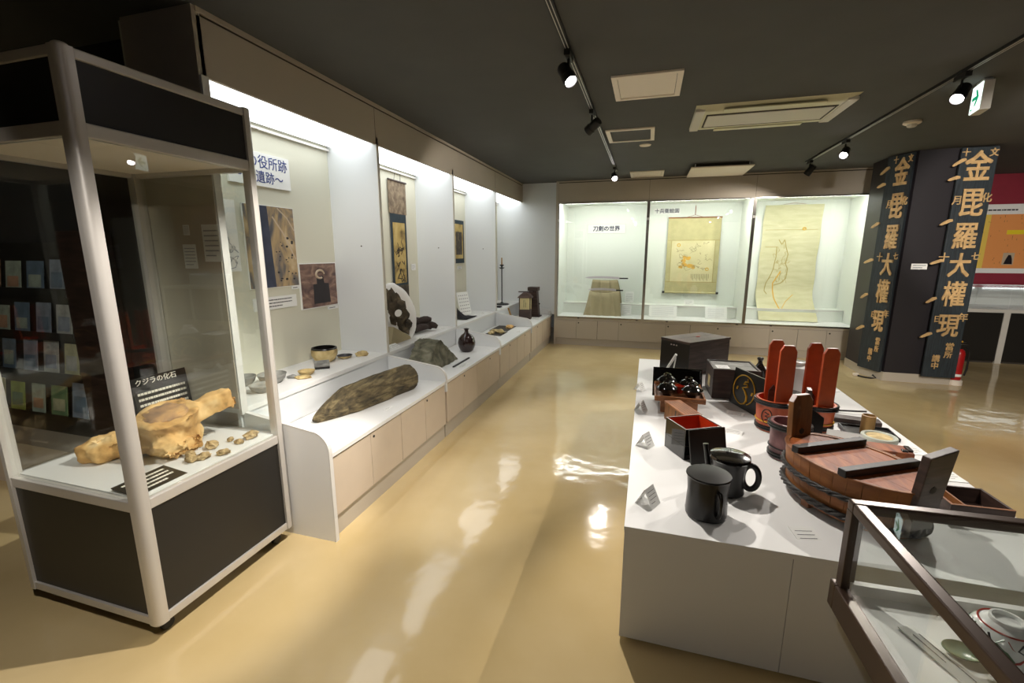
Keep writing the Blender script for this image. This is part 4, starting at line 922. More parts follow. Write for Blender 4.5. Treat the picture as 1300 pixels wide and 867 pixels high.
obj('hose', B().tube([(3.495, 6.26, .45), (3.54, 6.25, .40), (3.54, 6.25, .2), (3.525, 6.25, .12)], .010, 8), 'darkmetal', t, True)
obj('label', B().lathe([(.0525, .10), (.0526, .13)], 28, c, cap=False), 'paper', t, True)
obj('stand', B().lathe([(0, 0), (.07, 0), (.07, .05), (.06, .06), (0, .06)], 32, c), 'whitepanel', t, True)
obj('power_cable', B().tube([(2.58, 6.42, .006), (2.56, 6.38, .008), (2.60, 6.33, .008), (2.66, 6.30, .008), (2.70, 6.27, .02), (2.67, 6.30, .05)], .010, 8), 'darkmetal', None, True, label='short black cable on the floor at the left foot of the pillar', cat='cable')
obj('cable_plug', B().box(2.52, 2.575, 6.40, 6.44, .001, .03, .006), 'whitepanel', None, label='white plug at the end of the black cable by the pillar', cat='plug')
# poster
t = thing('wall_poster', 'large white-bordered orange and yellow poster on the red wall', 'poster', (4.9, 8.39, 1.2)); m = frame((5.02, 8.394, 1.675), (1, 0, 0), (0, 0, 1))
box('sheet', 'paper', t, -.72, .72, -.47, .50, -.005, 0, m=m); box('orange_print', 'poster_o', t, -.33, .66, -.40, .36, 0, .001, m=m); box('yellow_print', 'poster_y', t, -.62, -.33, -.40, .36, 0, .001, m=m)
obj('yellow_label', B(m).box(-.12, .12, .08, .14, .001, .002), 'poster_y2', t); 
obj('photo_print', B(m).box(-.11, .02, -.35, -.18, .001, .002), 'photolight', t); obj('figure_print', B(m @ Matrix.Translation((-.04, -.27, .0022))).prism([(-.05, -.07), (.05, -.07), (.04, .0), (.02, .06), (-.01, .06), (-.03, .0)], 0, .0005), 'photodark', t)
lines('print', m @ Matrix.Translation((-.2, .42, 0)), .8, .06, 1, 'ink', t, 5, .1, .4)
b = B(m); rnd = random.Random(2)
for i in range(60): x, y = rnd.uniform(-.6, .6), rnd.uniform(-.36, .33); b.box(x, x+.004, y, y+rnd.uniform(.01, .03), .001, .0018)
obj('small_print', b, 'brownwood', t)
# low display counters before the red wall
for k in range(5):
    x0 = 3.02+.83*k; x1 = x0+.83
    t = thing('low_showcase', ['leftmost low glass showcase behind the pillar', 'low glass showcase hidden mostly behind the pillar', 'low glass showcase just right of the fire extinguisher', 'low glass showcase below the orange poster', 'rightmost low glass showcase before the red wall'][k], 'showcase', ((x0+x1)/2, 7.95, 0), 0, 'showcases before the red wall')
    box('front_panel', 'black', t, x0+.035, x1-.035, 7.70, 7.72, .03, .70); box('carcass', 'groove', t, x0+.01, x1-.01, 7.72, 8.34, 0.0, .70)
    box('frame_post', 'plastic', t, x0, x0+.034, 7.69, 7.73, 0, .70, .002); box('frame_post', 'plastic', t, x1-.034, x1, 7.69, 7.73, 0, .70, .002)
    box('top_rail', 'plastic', t, x0, x1, 7.685, 7.73, .70, .745, .002); box('deck', 'white', t, x0, x1, 7.73, 8.36, .70, .745)
    box('back_panel', 'white', t, x0+.002, x1-.002, 8.362, 8.372, .746, 1.04)
    box('glass_front', 'glass', t, x0+.005, x1-.005, 7.70, 7.706, .746, 1.03); box('glass_top', 'glass', t, x0+.005, x1-.005, 7.708, 8.36, 1.03, 1.036)
    box('rear_light', 'niche_lamp', t, x0+.05, x1-.05, 8.345, 8.358, .99, 1.02)
    box('glass_edge', 'edge', t, x0+.003, x1-.003, 7.70, 7.709, 1.036, 1.042)
for k, (x, y) in enumerate(((4.25, 8.0), (4.6, 7.9), (4.95, 8.0), (5.3, 7.95))):
    flat_card(x, y, .745, 0, .18, .12, 'white paper exhibit in the low showcase, number %s from the pillar' % ('one', 'two', 'three', 'four')[k], 4)
t = thing('small_ornament', 'small dark twig ornament standing on the showcase right of the pillar', 'ornament', (4.0, 7.85, 1.042))
for i in range(5): obj('twig', B().tube([(4.02, 7.85, 1.043), (4.02+.05*math.cos(i*1.3), 7.85+.03*math.sin(i*1.3), 1.07), (4.02+.1*math.cos(i*1.3), 7.85+.05*math.sin(i*1.3), 1.085)], .008, 6), 'relic', t, True)

# ================================================================== CENTRAL TABLE
TZ = .5
t = thing('display_table', 'large low white display table covered with lacquer ware and casks', 'table', (.69, 2.98, 0))
box('top', 'white', t, -.032, 1.412, 1.572, 4.40, TZ-.02, TZ, .002)
box('front_panel', 'white', t, -.03, .527, 1.575, 1.595, .022, TZ-.0205); box('front_panel', 'white', t, .529, 1.41, 1.575, 1.595, .022, TZ-.0205)
box('rear_panel', 'white', t, -.03, 1.41, 4.378, 4.398, .022, TZ-.0205)
box('side_panel', 'white', t, -.03, -.01, 1.5955, 4.3775, .022, TZ-.0205); box('side_panel', 'white', t, 1.39, 1.41, 1.5955, 4.3775, .022, TZ-.0205)
box('plinth', 'groove', t, 0, 1.38, 1.61, 4.36, 0, .022)

# ---- big dark chest
t = thing('dark_chest', 'large dark brown wooden chest with lacquered front at the far end of the table', 'chest', (.43, 4.12, TZ), R(-41)); 
def obox(c0, c1, c2):  # corners: left-front, near, right -> frame
    a = Vector((*c1, 0)); return a, Vector((*c0, 0))-a, Vector((*c2, 0))-a
m = frame((.362, 3.84, TZ), (.358, .36, 0), (-.36, .358, 0)) ; lw, ld, lh = .50, .30, .285
box('body', 'darkwood', t, 0, lw, .004, ld, .002, lh-.02, .003, m=m)
box('front_board', 'lacquer_m', t, -.006, 0, .0, ld, .002, lh-.02, m=m)
box('lid', 'darkwood', t, -.008, lw+.004, -.003, ld+.004, lh-.02, lh, .003, m=m)
box('lid_joint', 'groove', t, -.0, lw, ld*.55, ld*.555, lh, lh+.0006, m=m)
obj('lid_knob', B(m).blob((lw*.55, ld*.5, lh+.002), (.028, .012, .005), .1, 2, 1, 2), 'extred', t, True)
for q in range(3): obj('brass_stud', B(m).blob((-.008, ld*.62-.028*q, lh-.045), (.006, .008, .006), .1, 2, 1, 2), 'paleedge', t, True)
# white triangular stand behind tray
t = thing('white_prop_card', 'tall folded white card leaning before the dark chest', 'card', (.2, 3.6, TZ)); m = Matrix.Translation((.215, 3.58, TZ)) @ Matrix.Rotation(R(0), 4, 'Z')
obj('panel', B(m).prism([(-.10, .001), (-.086, .001), (.035, .235), (.022, .24)], -.02, .02, 'y'), 'paper', t); obj('brace', B(m).prism([(.0, .002), (.006, .002), (.03, .215), (.024, .215)], -.019, .019, 'y'), 'paper', t)
# ---- lacquer bowl tray on wooden stand
t = thing('bowl_stand', 'brown wooden stand carrying the tray of black bowls', 'stand', (.235, 3.0, TZ)); 
box('box_foot', 'brownwood', t, .125, .345, 2.90, 3.14, TZ+.001, TZ+.085, .003)
box('tray_base', 'brownwood', t, .085, .385, 2.86, 3.20, TZ+.085, TZ+.10, .004)
for a in ((.085, .385, 2.86, 2.872), (.085, .385, 3.188, 3.20), (.085, .097, 2.872, 3.188), (.373, .385, 2.872, 3.188)): box('tray_rim', 'brownwood', t, *a, TZ+.10, TZ+.118, .002)
t = thing('black_tray', 'square black lacquer tray set upright behind the stacked bowls', 'tray', (.235, 3.22, TZ)); m = frame((.235, 3.215, TZ+.135), (1, .02, 0), (0, .35, 1))
box('panel', 'lacquer', t, -.155, .155, -.12, .075, -.006, 0, m=m)
for a in ((-.155, .155, .07, .08), (-.16, -.15, -.12, .08), (.15, .16, -.12, .08)): box('rim', 'lacquer', t, *a, -.006, .018, .002, m=m)
def lacbowl(x, y, z, label, r=.066):
    t = thing('lacquer_bowl', label, 'bowl', (x, y, z), 0, 'black lacquer bowls on the brown stand')
    obj('body', B().lathe([(0, 0), (.026, 0), (.026, .008), (.04, .016), (r, .05), (r*.97, .052), (r*.8, .03), (0, .014)], 30, (x, y, z)), 'lacquer', t, True)
    obj('lid', B().lathe([(0, .083), (.02, .083), (.022, .09), (.024, .09), (.024, .078), (.04, .072), (r*.92, .052), (0, .05)][::-1], 30, (x, y, z)), 'lacquer', t, True)
zz = TZ+.1005
lacbowl(.16, 2.955, zz, 'lidded black lacquer bowl at the front left of the brown stand'); lacbowl(.165, 3.10, zz+.012, 'lidded black lacquer bowl at the back left of the brown stand'); lacbowl(.31, 2.945, zz, 'lidded black lacquer bowl at the front right of the brown stand'); lacbowl(.30, 3.09, zz, 'lidded black lacquer bowl at the back right of the brown stand')
bowl('red_bowl', .243, 3.02, zz, .03, .05, 'redlac', 'small red lacquer cup between the black bowls', 'cup')
# ---- lettered wooden box
t = thing('lettered_box', 'small brown wooden box with inked lettering on its lid', 'box', (.24, 2.60, TZ), R(-30)); m = Matrix.Translation((.238, 2.69, TZ)) @ Matrix.Rotation(R(23), 4, 'Z')
box('body', 'hornwood', t, -.047, .047, -.127, .127, .001, .10, .002, m=m); box('lid', 'brownwood', t, -.051, .051, -.131, .131, .10, .114, .002, m=m); box('strap', 'darkwood2', t, -.0485, -.047, -.02, -.01, .002, .10, m=m)
lines('lid_print', m @ Matrix.Translation((0, 0, .114)) @ Matrix.Rotation(R(90), 4, 'Z'), .25, .098, 5, 'darkwood2', t, 6, .08, .28)
# ---- black box, red inside, lid leaning
t = thing('red_lined_box', 'open black lacquer box with bright red inside', 'box', (.28, 2.38, TZ), R(8)); m = Matrix.Translation((.262, 2.335, TZ)) @ Matrix.Rotation(R(29), 4, 'Z')
W_, D_, H_ = .098, .088, .160
for a, nm in (((-W_, W_, -D_, -D_+.008), 'side'), ((-W_, W_, D_-.008, D_), 'side'), ((-W_, -W_+.008, -D_+.008, D_-.008), 'side'), ((W_-.008, W_, -D_+.008, D_-.008), 'side')):
    box(nm, 'lacquer', t, *a, .001, H_, .0015, m=m)
for a in ((-W_+.008, W_-.008, -D_+.008, -D_+.0095), (-W_+.008, W_-.008, D_-.0095, D_-.008), (-W_+.008, -W_+.0095, -D_+.0095, D_-.0095), (W_-.0095, W_-.008, -D_+.0095, D_-.0095)):
    box('red_lining', 'redlac', t, *a, .045, H_-.002, m=m)
box('red_bottom', 'redlac', t, -W_+.008, W_-.008, -D_+.008, D_-.008, .04, .045, m=m)
box('tier_joint', 'groove', t, -W_-.0006, W_+.0006, -D_-.0006, D_+.0006, .072, .0735, m=m)
obj('rim_edge', B(m).box(-W_, W_, -D_, -D_+.003, H_, H_+.0012).box(-W_, W_, D_-.003, D_, H_, H_+.0012).box(-W_, -W_+.003, -D_, D_, H_, H_+.0012).box(W_-.003, W_, -D_, D_, H_, H_+.0012), 'paleedge', t)
t = thing('box_lid', 'square black lacquer lid leaning against the red-lined box', 'lid', (.32, 2.23, TZ), R(10)); m = Matrix.Translation((.336, 2.210, TZ+.004)) @ Matrix.Rotation(R(29), 4, 'Z') @ Matrix.Rotation(R(-13), 4, 'X')
box('plate', 'lacquer_m', t, -.098, .098, 0, .008, 0, .165, .002, m=m); box('lip', 'lacquer_m', t, -.094, .094, .008, .016, .006, .16, .002, m=m)
# ---- black pot and mug
t = thing('black_mug', 'squat black lidded mug nearest the table edge', 'mug', (.267, 1.75, TZ)); c = (.267, 1.745, TZ)
obj('body', B().lathe([(0, .001), (.066, .001), (.074, .006), (.076, .02), (.072, .10), (.077, .162), (0, .162)], 48, c), 'lacquer_m', t, True)
obj('lid', B().lathe([(0, .162), (.08, .162), (.082, .166), (.08, .171), (.03, .174), (0, .175)], 48, c), 'lacquer_m', t, True)
obj('handle', B(Matrix.Translation(c)).tube([(.028, -.066, .128), (.033, -.078, .130), (.037, -.087, .112), (.037, -.087, .06), (.033, -.078, .036), (.028, -.067, .036)], .0075, 10), 'lacquer_m', t, True)
t = thing('black_pot', 'black lidded pouring pot with upright spout and ring handle', 'pot', (.38, 1.97, TZ)); c = (.375, 1.955, TZ)
obj('body', B().lathe([(0, .001), (.06, .001), (.066, .008), (.062, .04), (.062, .10), (.07, .14), (.074, .15), (0, .15)], 44, c), 'lacquer_m', t, True)
obj('lid', B().lathe([(0, .15), (.076, .15), (.08, .155), (.078, .166), (.05, .172), (0, .174)], 44, c), 'lacquer', t, True)
obj('lid_knob', B().blob((c[0]-.01, c[1]+.01, TZ+.175), (.008, .008, .004), 0, 1, 1, 2), 'lacquer_m', t, True)
hd = Vector((math.cos(R(-12)), math.sin(R(-12)), 0))
obj('handle', B(Matrix.Translation(Vector(c))).tube([tuple(hd*(.082+.030*math.cos(a))+Vector((0, 0, .085+.052*math.sin(a)))) for a in [k*math.pi/12 for k in range(24)]], .012, 10, True), 'lacquer_m', t, True)
obj('spout', B(Matrix.Translation(Vector(c))).tube([(-.055, .02, .04), (-.078, .03, .10), (-.092, .036, .175), (-.094, .038, .19)], .012, 10, rads=[.016, .012, .010, .012]), 'lacquer_m', t, True)
# ---- dark low box with card, emblem board
t = thing('glass_top_box', 'low dark wooden box with grey top behind the emblem board', 'box', (.62, 3.5, TZ), R(2)); m = Matrix.Translation((.475, 3.30, TZ)) @ Matrix.Rotation(R(2), 4, 'Z')
box('body', 'darkwood2', t, 0, .30, 0, .30, .001, .20, .003, m=m); box('top_plate', 'greypot', t, .012, .288, .012, .288, .20, .203, m=m)
for a in ((0, .30, 0, .012), (0, .30, .288, .30), (0, .012, .012, .288), (.288, .30, .012, .288)): box('rim', 'darkwood2', t, *a, .20, .211, .001, m=m)
obj('side_label', B(m).box(-.0012, 0, .10, .18, .05, .13), 'pottery', t)
flat_card(.545, 3.40, TZ+.2035, R(4), .085, .10, 'white card lying on the grey-topped dark box', 3)
t = thing('emblem_board', 'black lacquer board with a gold oval crest', 'board', (.655, 3.09, TZ)); e0, e1 = Vector((.592, 3.255, 0)), Vector((.714, 2.95, 0)); ex = (e1-e0); W_ = ex.length; ex.normalize()
m = frame((e0+e1)/2+Vector((0, 0, TZ+.123)), ex, Vector((.10, .04, 1)))
box('panel', 'lacquer_m', t, -W_/2, W_/2, -.122, .122, -.014, 0, .002, m=m)
b = B(m @ Matrix.Translation((-.03, 0, .002))); n = 40
b.tube([(.112*math.cos(a), .095*math.sin(a), 0) for a in [R(-60)+R(330)*k/n for k in range(n+1)]], .004, 6)
b.tube([(.0, -.085, 0), (.0, -.055, 0)][0:0] or [(.112*math.cos(R(-90)), .095*math.sin(R(-90)), 0), (.03, -.082, 0), (.045, -.06, 0), (.04, -.03, 0), (.015, -.005, 0), (-.02, .012, 0), (.01, .02, 0), (.035, .03, 0), (.025, .045, 0), (-.01, .035, 0), (.005, .055, 0), (.03, .062, 0), (.02, .08, 0)], .005, 6, rads=[.004, .006, .007, .007, .006, .004, .005, .007, .005, .004, .006, .006, .002])
for x in (-.07, .085): b.tube([(x, -.012, 0), (x+.006, .008, 0)], .006, 6)
obj('gold_crest', b, 'goldline', t, True)
t = thing('sake_bottle', 'dark glazed bottle with slim neck behind the emblem board', 'bottle', (.845, 3.68, TZ))
obj('body', B().lathe([(0, .001), (.05, .001), (.07, .03), (.075, .08), (.06, .13), (.03, .17), (.018, .19), (.017, .205), (.025, .213), (.026, .228), (.02, .231), (0, .228)], 32, (.845, 3.68, TZ), .85, .85), 'vase', t, True)
# ---- casks with horns
def cask(x, y, rb, rt, h, mat, horn, label, hz, ang, hw=.05, lean=.0, rimmat='lacquer_m', inner='redlac', n_horn=2, hr=None):
    t = thing('horned_cask', label, 'cask', (x, y, TZ), 0, 'horned sake casks')
    c = (x, y, TZ)
    obj('bucket', B().lathe([(0, .012), (rb, .012), (rb, .001), (rb+.006, .001), (rt, h), (rt-.012, h), (rb-.006, .03), (0, .03)], 40, c), mat, t, True)
    obj('inner_lining', B().lathe([(0, .031), (rb-.005, .032), (rt-.0125, h-.002)], 40, c, cap=False), inner, t, True, recalc=False)
    for q, (z, th) in enumerate(((.012, .010), (h*.30, .005), (h*.86, .010))):
        r = rb+(rt-rb)*z/h+.008
        for j in range(2 if th > .006 else 1):
            obj('hoop', B().tube([(x+r*math.cos(a), y+r*math.sin(a), TZ+z+j*.013+.004) for a in [k*math.pi/20 for k in range(40)]], th*.72, 8, True), rimmat if q != 1 else ('goldline' if mat == 'redwood' else rimmat), t, True)
    obj('cask_lid', B().lathe([(0, h*.72), (rt*.9, h*.72), (rt*.9, h*.76), (0, h*.77)], 32, c), mat, t, True)
    d = Vector((math.cos(ang), math.sin(ang), 0)); p = Vector((-d.y, d.x, 0))
    for s_ in (1, -1)[:n_horn]:
        base = Vector((x, y, TZ))+d*s_*(rt-.024)
        fm = frame(base, p, Vector((d.x*s_*lean, d.y*s_*lean, 1)))
        z0, z1 = h*.45, hz-TZ
        hn = obj('horn', B(fm).prism([(-hw, z0), (hw, z0), (hw*.98, z1-.03), (hw*.6, z1), (-hw*.6, z1), (-hw*.98, z1-.03)], -.009, .009, 'z', .002), horn, t)
        obj('horn_bevel', B(fm).box(-hw*.58, hw*.58, z1-.0, z1+.0015, -.0085, .0085), 'paleedge', hn)
        fm2 = fm @ Matrix.Translation((0, 0, -.014*s_*(1 if True else 1)))
        obj('bracket', B(fm).prism([(-hw*.55, h*.6), (hw*.55, h*.6), (hw*.55, h*1.12), (0, h*1.32), (-hw*.55, h*1.12)], (-.018 if s_ > 0 else .0095), (-.0095 if s_ > 0 else .018), 'z', .001), 'darkwood2', hn)
    return t
cask(.748, 2.80, .085, .105, .185, 'redwood', 'orangelac', 'red lacquer cask with two tall orange horns and round crest beside the emblem board', 1.005, R(-84), .042)
t = bpy.data.objects['horned_cask']
m = frame((.748-.099*math.cos(R(52)), 2.80-.099*math.sin(R(52)), TZ+.095), (math.sin(R(52)), -math.cos(R(52)), 0), (0, 0, 1))
b = B(m); b.tube([(.028*math.cos(a), .04*math.sin(a), .001) for a in [k*math.pi/12 for k in range(24)]], .003, 6, True).tube([(-.012, .02, .001), (.012, .015, .001), (-.01, 0, .001), (.014, -.01, .001), (-.008, -.022, .001)], .0035, 6); obj('round_crest', b, 'lacquer_m', t)
cask(.975, 2.885, .08, .098, .15, 'redwood', 'orangelac', 'red lacquer cask with two tall orange horns nearest the table edge', .985, R(-77), .043)
cask(.712, 2.40, .072, .084, .185, 'purplelac', 'darkwood2', 'worn purple lacquer cask behind the big wooden tub', .86, R(-10), .045, inner='purplelac', n_horn=1)
t = thing('white_jar', 'white porcelain jar with blue marks standing behind the casks', 'jar', (1.06, 3.42, TZ)); c = (1.035, 3.47, TZ)
obj('body', B().lathe([(0, .001), (.05, .001), (.06, .02), (.08, .12), (.082, .18), (.068, .225), (.042, .24), (.042, .256), (.048, .264), (.038, .266), (.034, .24), (0, .22)], 36, c), 'ceramic', t, True)
obj('blue_mark', B(frame((c[0]+.01, c[1]-.0835, TZ+.17), (1, .1, 0), (0, .1, 1))).tube([(.03, .01, 0), (.045, .0, 0), (.035, -.015, 0), (.05, -.02, 0)], .003, 6), 'blueware', t)
obj('dark_drum', B().lathe([(0, .001), (.045, .001), (.055, .02), (.055, .10), (.05, .15), (0, .15)], 28, (.90, 3.08, TZ)), 'lacquer', None, True, label='round black container between the two orange-horned casks', cat='container')
t = thing('black_fan', 'black leaf-shaped paddle leaning between the casks', 'paddle', (.86, 2.70, TZ)); m = frame((.865, 2.60, TZ+.142), (.85, .1, 0), (0.1, .15, 1))
obj('blade', B(m).prism([(-.07, -.14), (.05, -.14), (.06, .01), (.02, .04), (-.05, .085), (-.07, .06)], -.005, .005, 'z', .002), 'lacquer_m', t)

# ---- big oval tub
tc_ = Vector((.825, 1.965, 0)); ua = Vector((.50, -.866, 0)).normalized(); va = Vector((-ua.y, ua.x, 0))
t = thing('oval_tub', 'big oval wooden tub with black-battened lid and two upright end handles', 'tub', (.82, 1.965, TZ))
TM = frame((.815, 1.965, TZ), ua, va); ea, eb_ = .268, .183; zb, zt = .035, .205
def ell(a, z, off=0, taper=.93):
    f = taper+(1-taper)*(z-zb)/(zt-zb); return ((ea*f+off)*math.cos(a), (eb_*f+off)*math.sin(a), z)
nst = 30; acc = [0]; N_ = 720
for i in range(N_):
    a0, a1 = 2*math.pi*i/N_, 2*math.pi*(i+1)/N_; acc.append(acc[-1]+math.hypot(ea*(math.cos(a1)-math.cos(a0)), eb_*(math.sin(a1)-math.sin(a0))))
def ang_at(s_):
    s_ *= acc[-1]; lo = 0
    while lo < N_-1 and acc[lo+1] < s_: lo += 1
    return 2*math.pi*(lo+(s_-acc[lo])/max(1e-9, acc[lo+1]-acc[lo]))/N_
for i in range(nst):
    a0, a1 = ang_at(i/nst)+.0025, ang_at((i+1)/nst)-.0025; b = B(TM); k = 4; of = random.uniform(-.0008, .0008)
    g_ = [[[b._v(ell(a0+(a1-a0)*q/k, z, o+of)) for q in range(k+1)] for z in (zb-.012, zt)] for o in (0, -.014)]
    for q in range(k):
        b.bm.faces.new((g_[0][0][q], g_[0][0][q+1], g_[0][1][q+1], g_[0][1][q])); b.bm.faces.new((g_[1][0][q], g_[1][1][q], g_[1][1][q+1], g_[1][0][q+1]))
        b.bm.faces.new((g_[0][1][q], g_[0][1][q+1], g_[1][1][q+1], g_[1][1][q])); b.bm.faces.new((g_[0][0][q], g_[1][0][q], g_[1][0][q+1], g_[0][0][q+1]))
    for q in (0, k): b.bm.faces.new((g_[0][0][q], g_[0][1][q], g_[1][1][q], g_[1][0][q]))
    obj('stave', b, 'wood', t, True)
b = B(TM); ring = [ell(2*math.pi*i/48, zb+.005, -.015) for i in range(48)]; b.prism([(p[0], p[1]) for p in ring], zb, zb+.012, 'z'); obj('bottom', b, 'wood', t)
def plank_poly(v0, v1, f=.975):
    A_, C_ = ea*f-.006, eb_*f-.006; out = []
    vs_ = [v0+(v1-v0)*i/6 for i in range(7)]
    for v in vs_: out.append((A_*math.sqrt(max(0, 1-(v/C_)**2)), v))
    for v in vs_[::-1]: out.append((-A_*math.sqrt(max(0, 1-(v/C_)**2)), v))
    return [p for i, p in enumerate(out) if i == 0 or (abs(p[0]-out[i-1][0])+abs(p[1]-out[i-1][1])) > 1e-5]
ed = [-.171, -.105, -.035, .04, .11, .171]
for v0, v1 in zip(ed, ed[1:]): obj('lid_plank', B(TM).prism(plank_poly(v0+.0006, v1-.0006), zt-.016, zt-.004, 'z'), 'lidwood', t)
b = B(TM); n = 64
rim_o = [ell(2*math.pi*i/n, zt, .0015) for i in range(n)]
b.tube([(p[0], p[1], zt-.001) for p in rim_o], .0028, 5, True); obj('rim_edge', b, 'brownwood', t)
for u in (-.105, .10): 
    hv = eb_*math.sqrt(1-(u/ea)**2)+.006
    box('batten', 'batten', t, u-.016, u+.016, -hv, hv, zt-.003, zt+.026, .003, m=TM)
for z, rr in ((.052, .011), (.060, .0), (.125, .009)):
    if not rr: continue
    for s_ in range(3):
        pts = []
        for i in range(160):
            a = 2*math.pi*i/160; ph = a*14+s_*2*math.pi/3; p = ell(a, z, rr+.002+rr*.55*math.cos(ph)); pts.append((p[0], p[1], z+rr*.75*math.sin(ph)))
        obj('rope_hoop', B(TM).tube(pts, rr*.62, 6, True), 'rope', t, True)
for s_, mt, hh, lean in ((-1, 'hornwood', .385, .06), (1, 'darkwood2', .365, .09)):
    fm = TM @ frame((s_*(ea-.020), 0, .06), (0, 1, 0), (s_*lean, 0, 1)); hw = .052; h2 = hh-.06
    hn = obj('end_handle', B(fm).prism([(-hw, 0), (hw, 0), (hw, h2-.03), (hw*.62, h2), (-hw*.62, h2), (-hw, h2-.03)] if s_ < 0 else [(-hw, 0), (hw, 0), (hw*1.25, h2), (-hw*1.0, h2-.02)], -.014, .014, 'z', .003), mt, t)
    if s_ < 0: obj('worn_edge', B(fm).prism([(-hw*.62, h2), (hw*.62, h2), (hw*.62, h2+.0015), (-hw*.62, h2+.0015)], -.012, .012, 'z').prism([(-hw, h2-.028), (-hw*.62, h2+.002), (-hw*.64, h2+.0035), (-hw-.001, h2-.0265)], -.012, .012, 'z').prism([(hw, h2-.028), (hw*.62, h2+.002), (hw*.64, h2+.0035), (hw+.001, h2-.0265)], -.012, .012, 'z'), 'paleedge', hn)
    sg = 1
    obj('peg_hole', B(fm).prism([(-.012, .155), (0, .148), (.012, .155), (.014, .168), (0, .178), (-.014, .168)], -.0148, .0148, 'z'), 'groove', hn)
for u, v in ((-.19, -.06), (-.19, .06), (.19, -.06), (.19, .06), (-.04, -.158), (.04, .158)):
    f_ = Vector((u*.95, v*.95, 0)); box('foot', 'brownwood', t, f_.x-.018, f_.x+.018, f_.y-.016, f_.y+.016, .001, zb-.010, .003, m=TM)

# ---- right-hand small things
t = thing('open_tray_box', 'open dark wooden box with a divider near the table edge', 'box', (1.25, 2.06, TZ)); m = Matrix.Translation((1.245, 2.055, TZ)) @ Matrix.Rotation(R(3), 4, 'Z')
W_, D_, H_ = .10, .085, .065
for a in ((-W_, W_, -D_, -D_+.009), (-W_, W_, D_-.009, D_), (-W_, -W_+.009, -D_+.009, D_-.009), (W_-.009, W_, -D_+.009, D_-.009)): box('side', 'darkwood2', t, *a, .002, H_, .001, m=m)
box('bottom', 'darkwood2', t, -W_+.009, W_-.009, -D_+.009, D_-.009, .002, .008, m=m); box('divider', 'brownwood', t, -.05, -.043, -D_+.009, D_-.009, .008, H_-.004, m=m)
obj('worn_edge', B(m).box(-W_, W_, -D_, -D_+.009, H_, H_+.0012).box(-W_, -W_+.009, -D_+.009, D_-.009, H_, H_+.0012), 'brownwood', t)
t = thing('brown_drawer_box', 'small brown wooden box with a metal plate behind the tub', 'box', (1.17, 2.48, TZ)); m = Matrix.Translation((1.165, 2.48, TZ)) @ Matrix.Rotation(R(-6), 4, 'Z')
box('body', 'lidwood', t, -.085, .085, -.05, .05, .001, .075, .003, m=m); obj('metal_plate', B(m).box(-.02, .012, -.0515, -.05, .045, .06), 'plastic', t); obj('corner_block', B(m).box(.04, .062, -.04, -.02, .075, .083, .001).box(.066, .085, -.03, .03, .075, .084, .001), 'lacquer_m', t)
t = thing('celadon_dish', 'pale grey-green round dish with brown middle behind the tub', 'dish', (1.215, 2.67, TZ)); c = (1.21, 2.68, TZ)
obj('body', B().lathe([(0, .001), (.06, .001), (.075, .012), (.08, .055), (.077, .06), (.063, .06), (.058, .052), (0, .052)], 40, c), 'celadon', t, True); obj('brown_core', B().lathe([(0, .0525), (.057, .0525), (.056, .056), (0, .058)], 32, c), 'pottery', t, True)
t = thing('bamboo_cup', 'short cut bamboo cup beside the pale dish', 'cup', (1.22, 2.83, TZ)); obj('tube', B().lathe([(0, .011), (.032, .011), (.033, .012), (.033, .115), (.027, .117), (.026, .03), (0, .03)], 24, (1.22, 2.84, TZ)), 'bamboo', t, True)
t = thing('flat_black_tray', 'flat black tray under the bamboo cup', 'tray', (1.17, 2.86, TZ)); m = Matrix.Translation((1.235, 2.86, TZ)) @ Matrix.Rotation(R(-4), 4, 'Z')
box('plate', 'lacquer_m', t, -.12, .12, -.085, .085, .001, .010, .002, m=m); obj('rim', B(m).box(-.12, .12, .077, .085, .010, .02).box(-.12, -.112, -.085, .077, .010, .02).box(.112, .12, -.085, .077, .010, .02), 'lacquer_m', t)
t = thing('dark_whetstone', 'long flat dark wooden slab near the table edge', 'slab', (1.14, 3.03, TZ)); m = Matrix.Translation((1.23, 3.04, TZ)) @ Matrix.Rotation(R(-9), 4, 'Z'); box('slab', 'darkwood2', t, -.15, .13, -.04, .04, .001, .03, .006, m=m)
t = thing('wire_ladle', 'flat wire ladle with long dark handle near the table edge', 'ladle', (1.2, 3.24, TZ)); c = Vector((1.15, 3.22, TZ+.012)); b = B()
for r in (.02, .04, .06): b.tube([(c.x+r*math.cos(a), c.y+r*math.sin(a), c.z) for a in [k*math.pi/12 for k in range(24)]], .0035, 6, True)
for k in range(6): b.tube([(c.x+.06*math.cos(k*math.pi/6), c.y+.06*math.sin(k*math.pi/6), c.z), (c.x-.06*math.cos(k*math.pi/6), c.y-.06*math.sin(k*math.pi/6), c.z)], .0025, 6)
obj('wire_head', b, 'darkmetal', t, True); obj('handle', B().tube([(c.x+.06, c.y, c.z), (c.x+.21, c.y-.015, c.z+.012)], .006, 8), 'darkmetal', t, True)
t = thing('short_spatula', 'thin dark stick lying beyond the wire ladle', 'stick', (1.2, 3.46, TZ)); obj('rod', B().tube([(1.08, 3.47, TZ+.02), (1.24, 3.44, TZ+.008)], .006, 8), 'darkmetal', t, True)
obj('red_rod', B().tube([(1.045, 2.96, TZ+.02), (1.07, 2.99, TZ+.21)], .011, 10, rads=[.010, .014]), 'orangelac', None, True, label='slim orange rod standing at the rim of the edge-side cask', cat='rod')

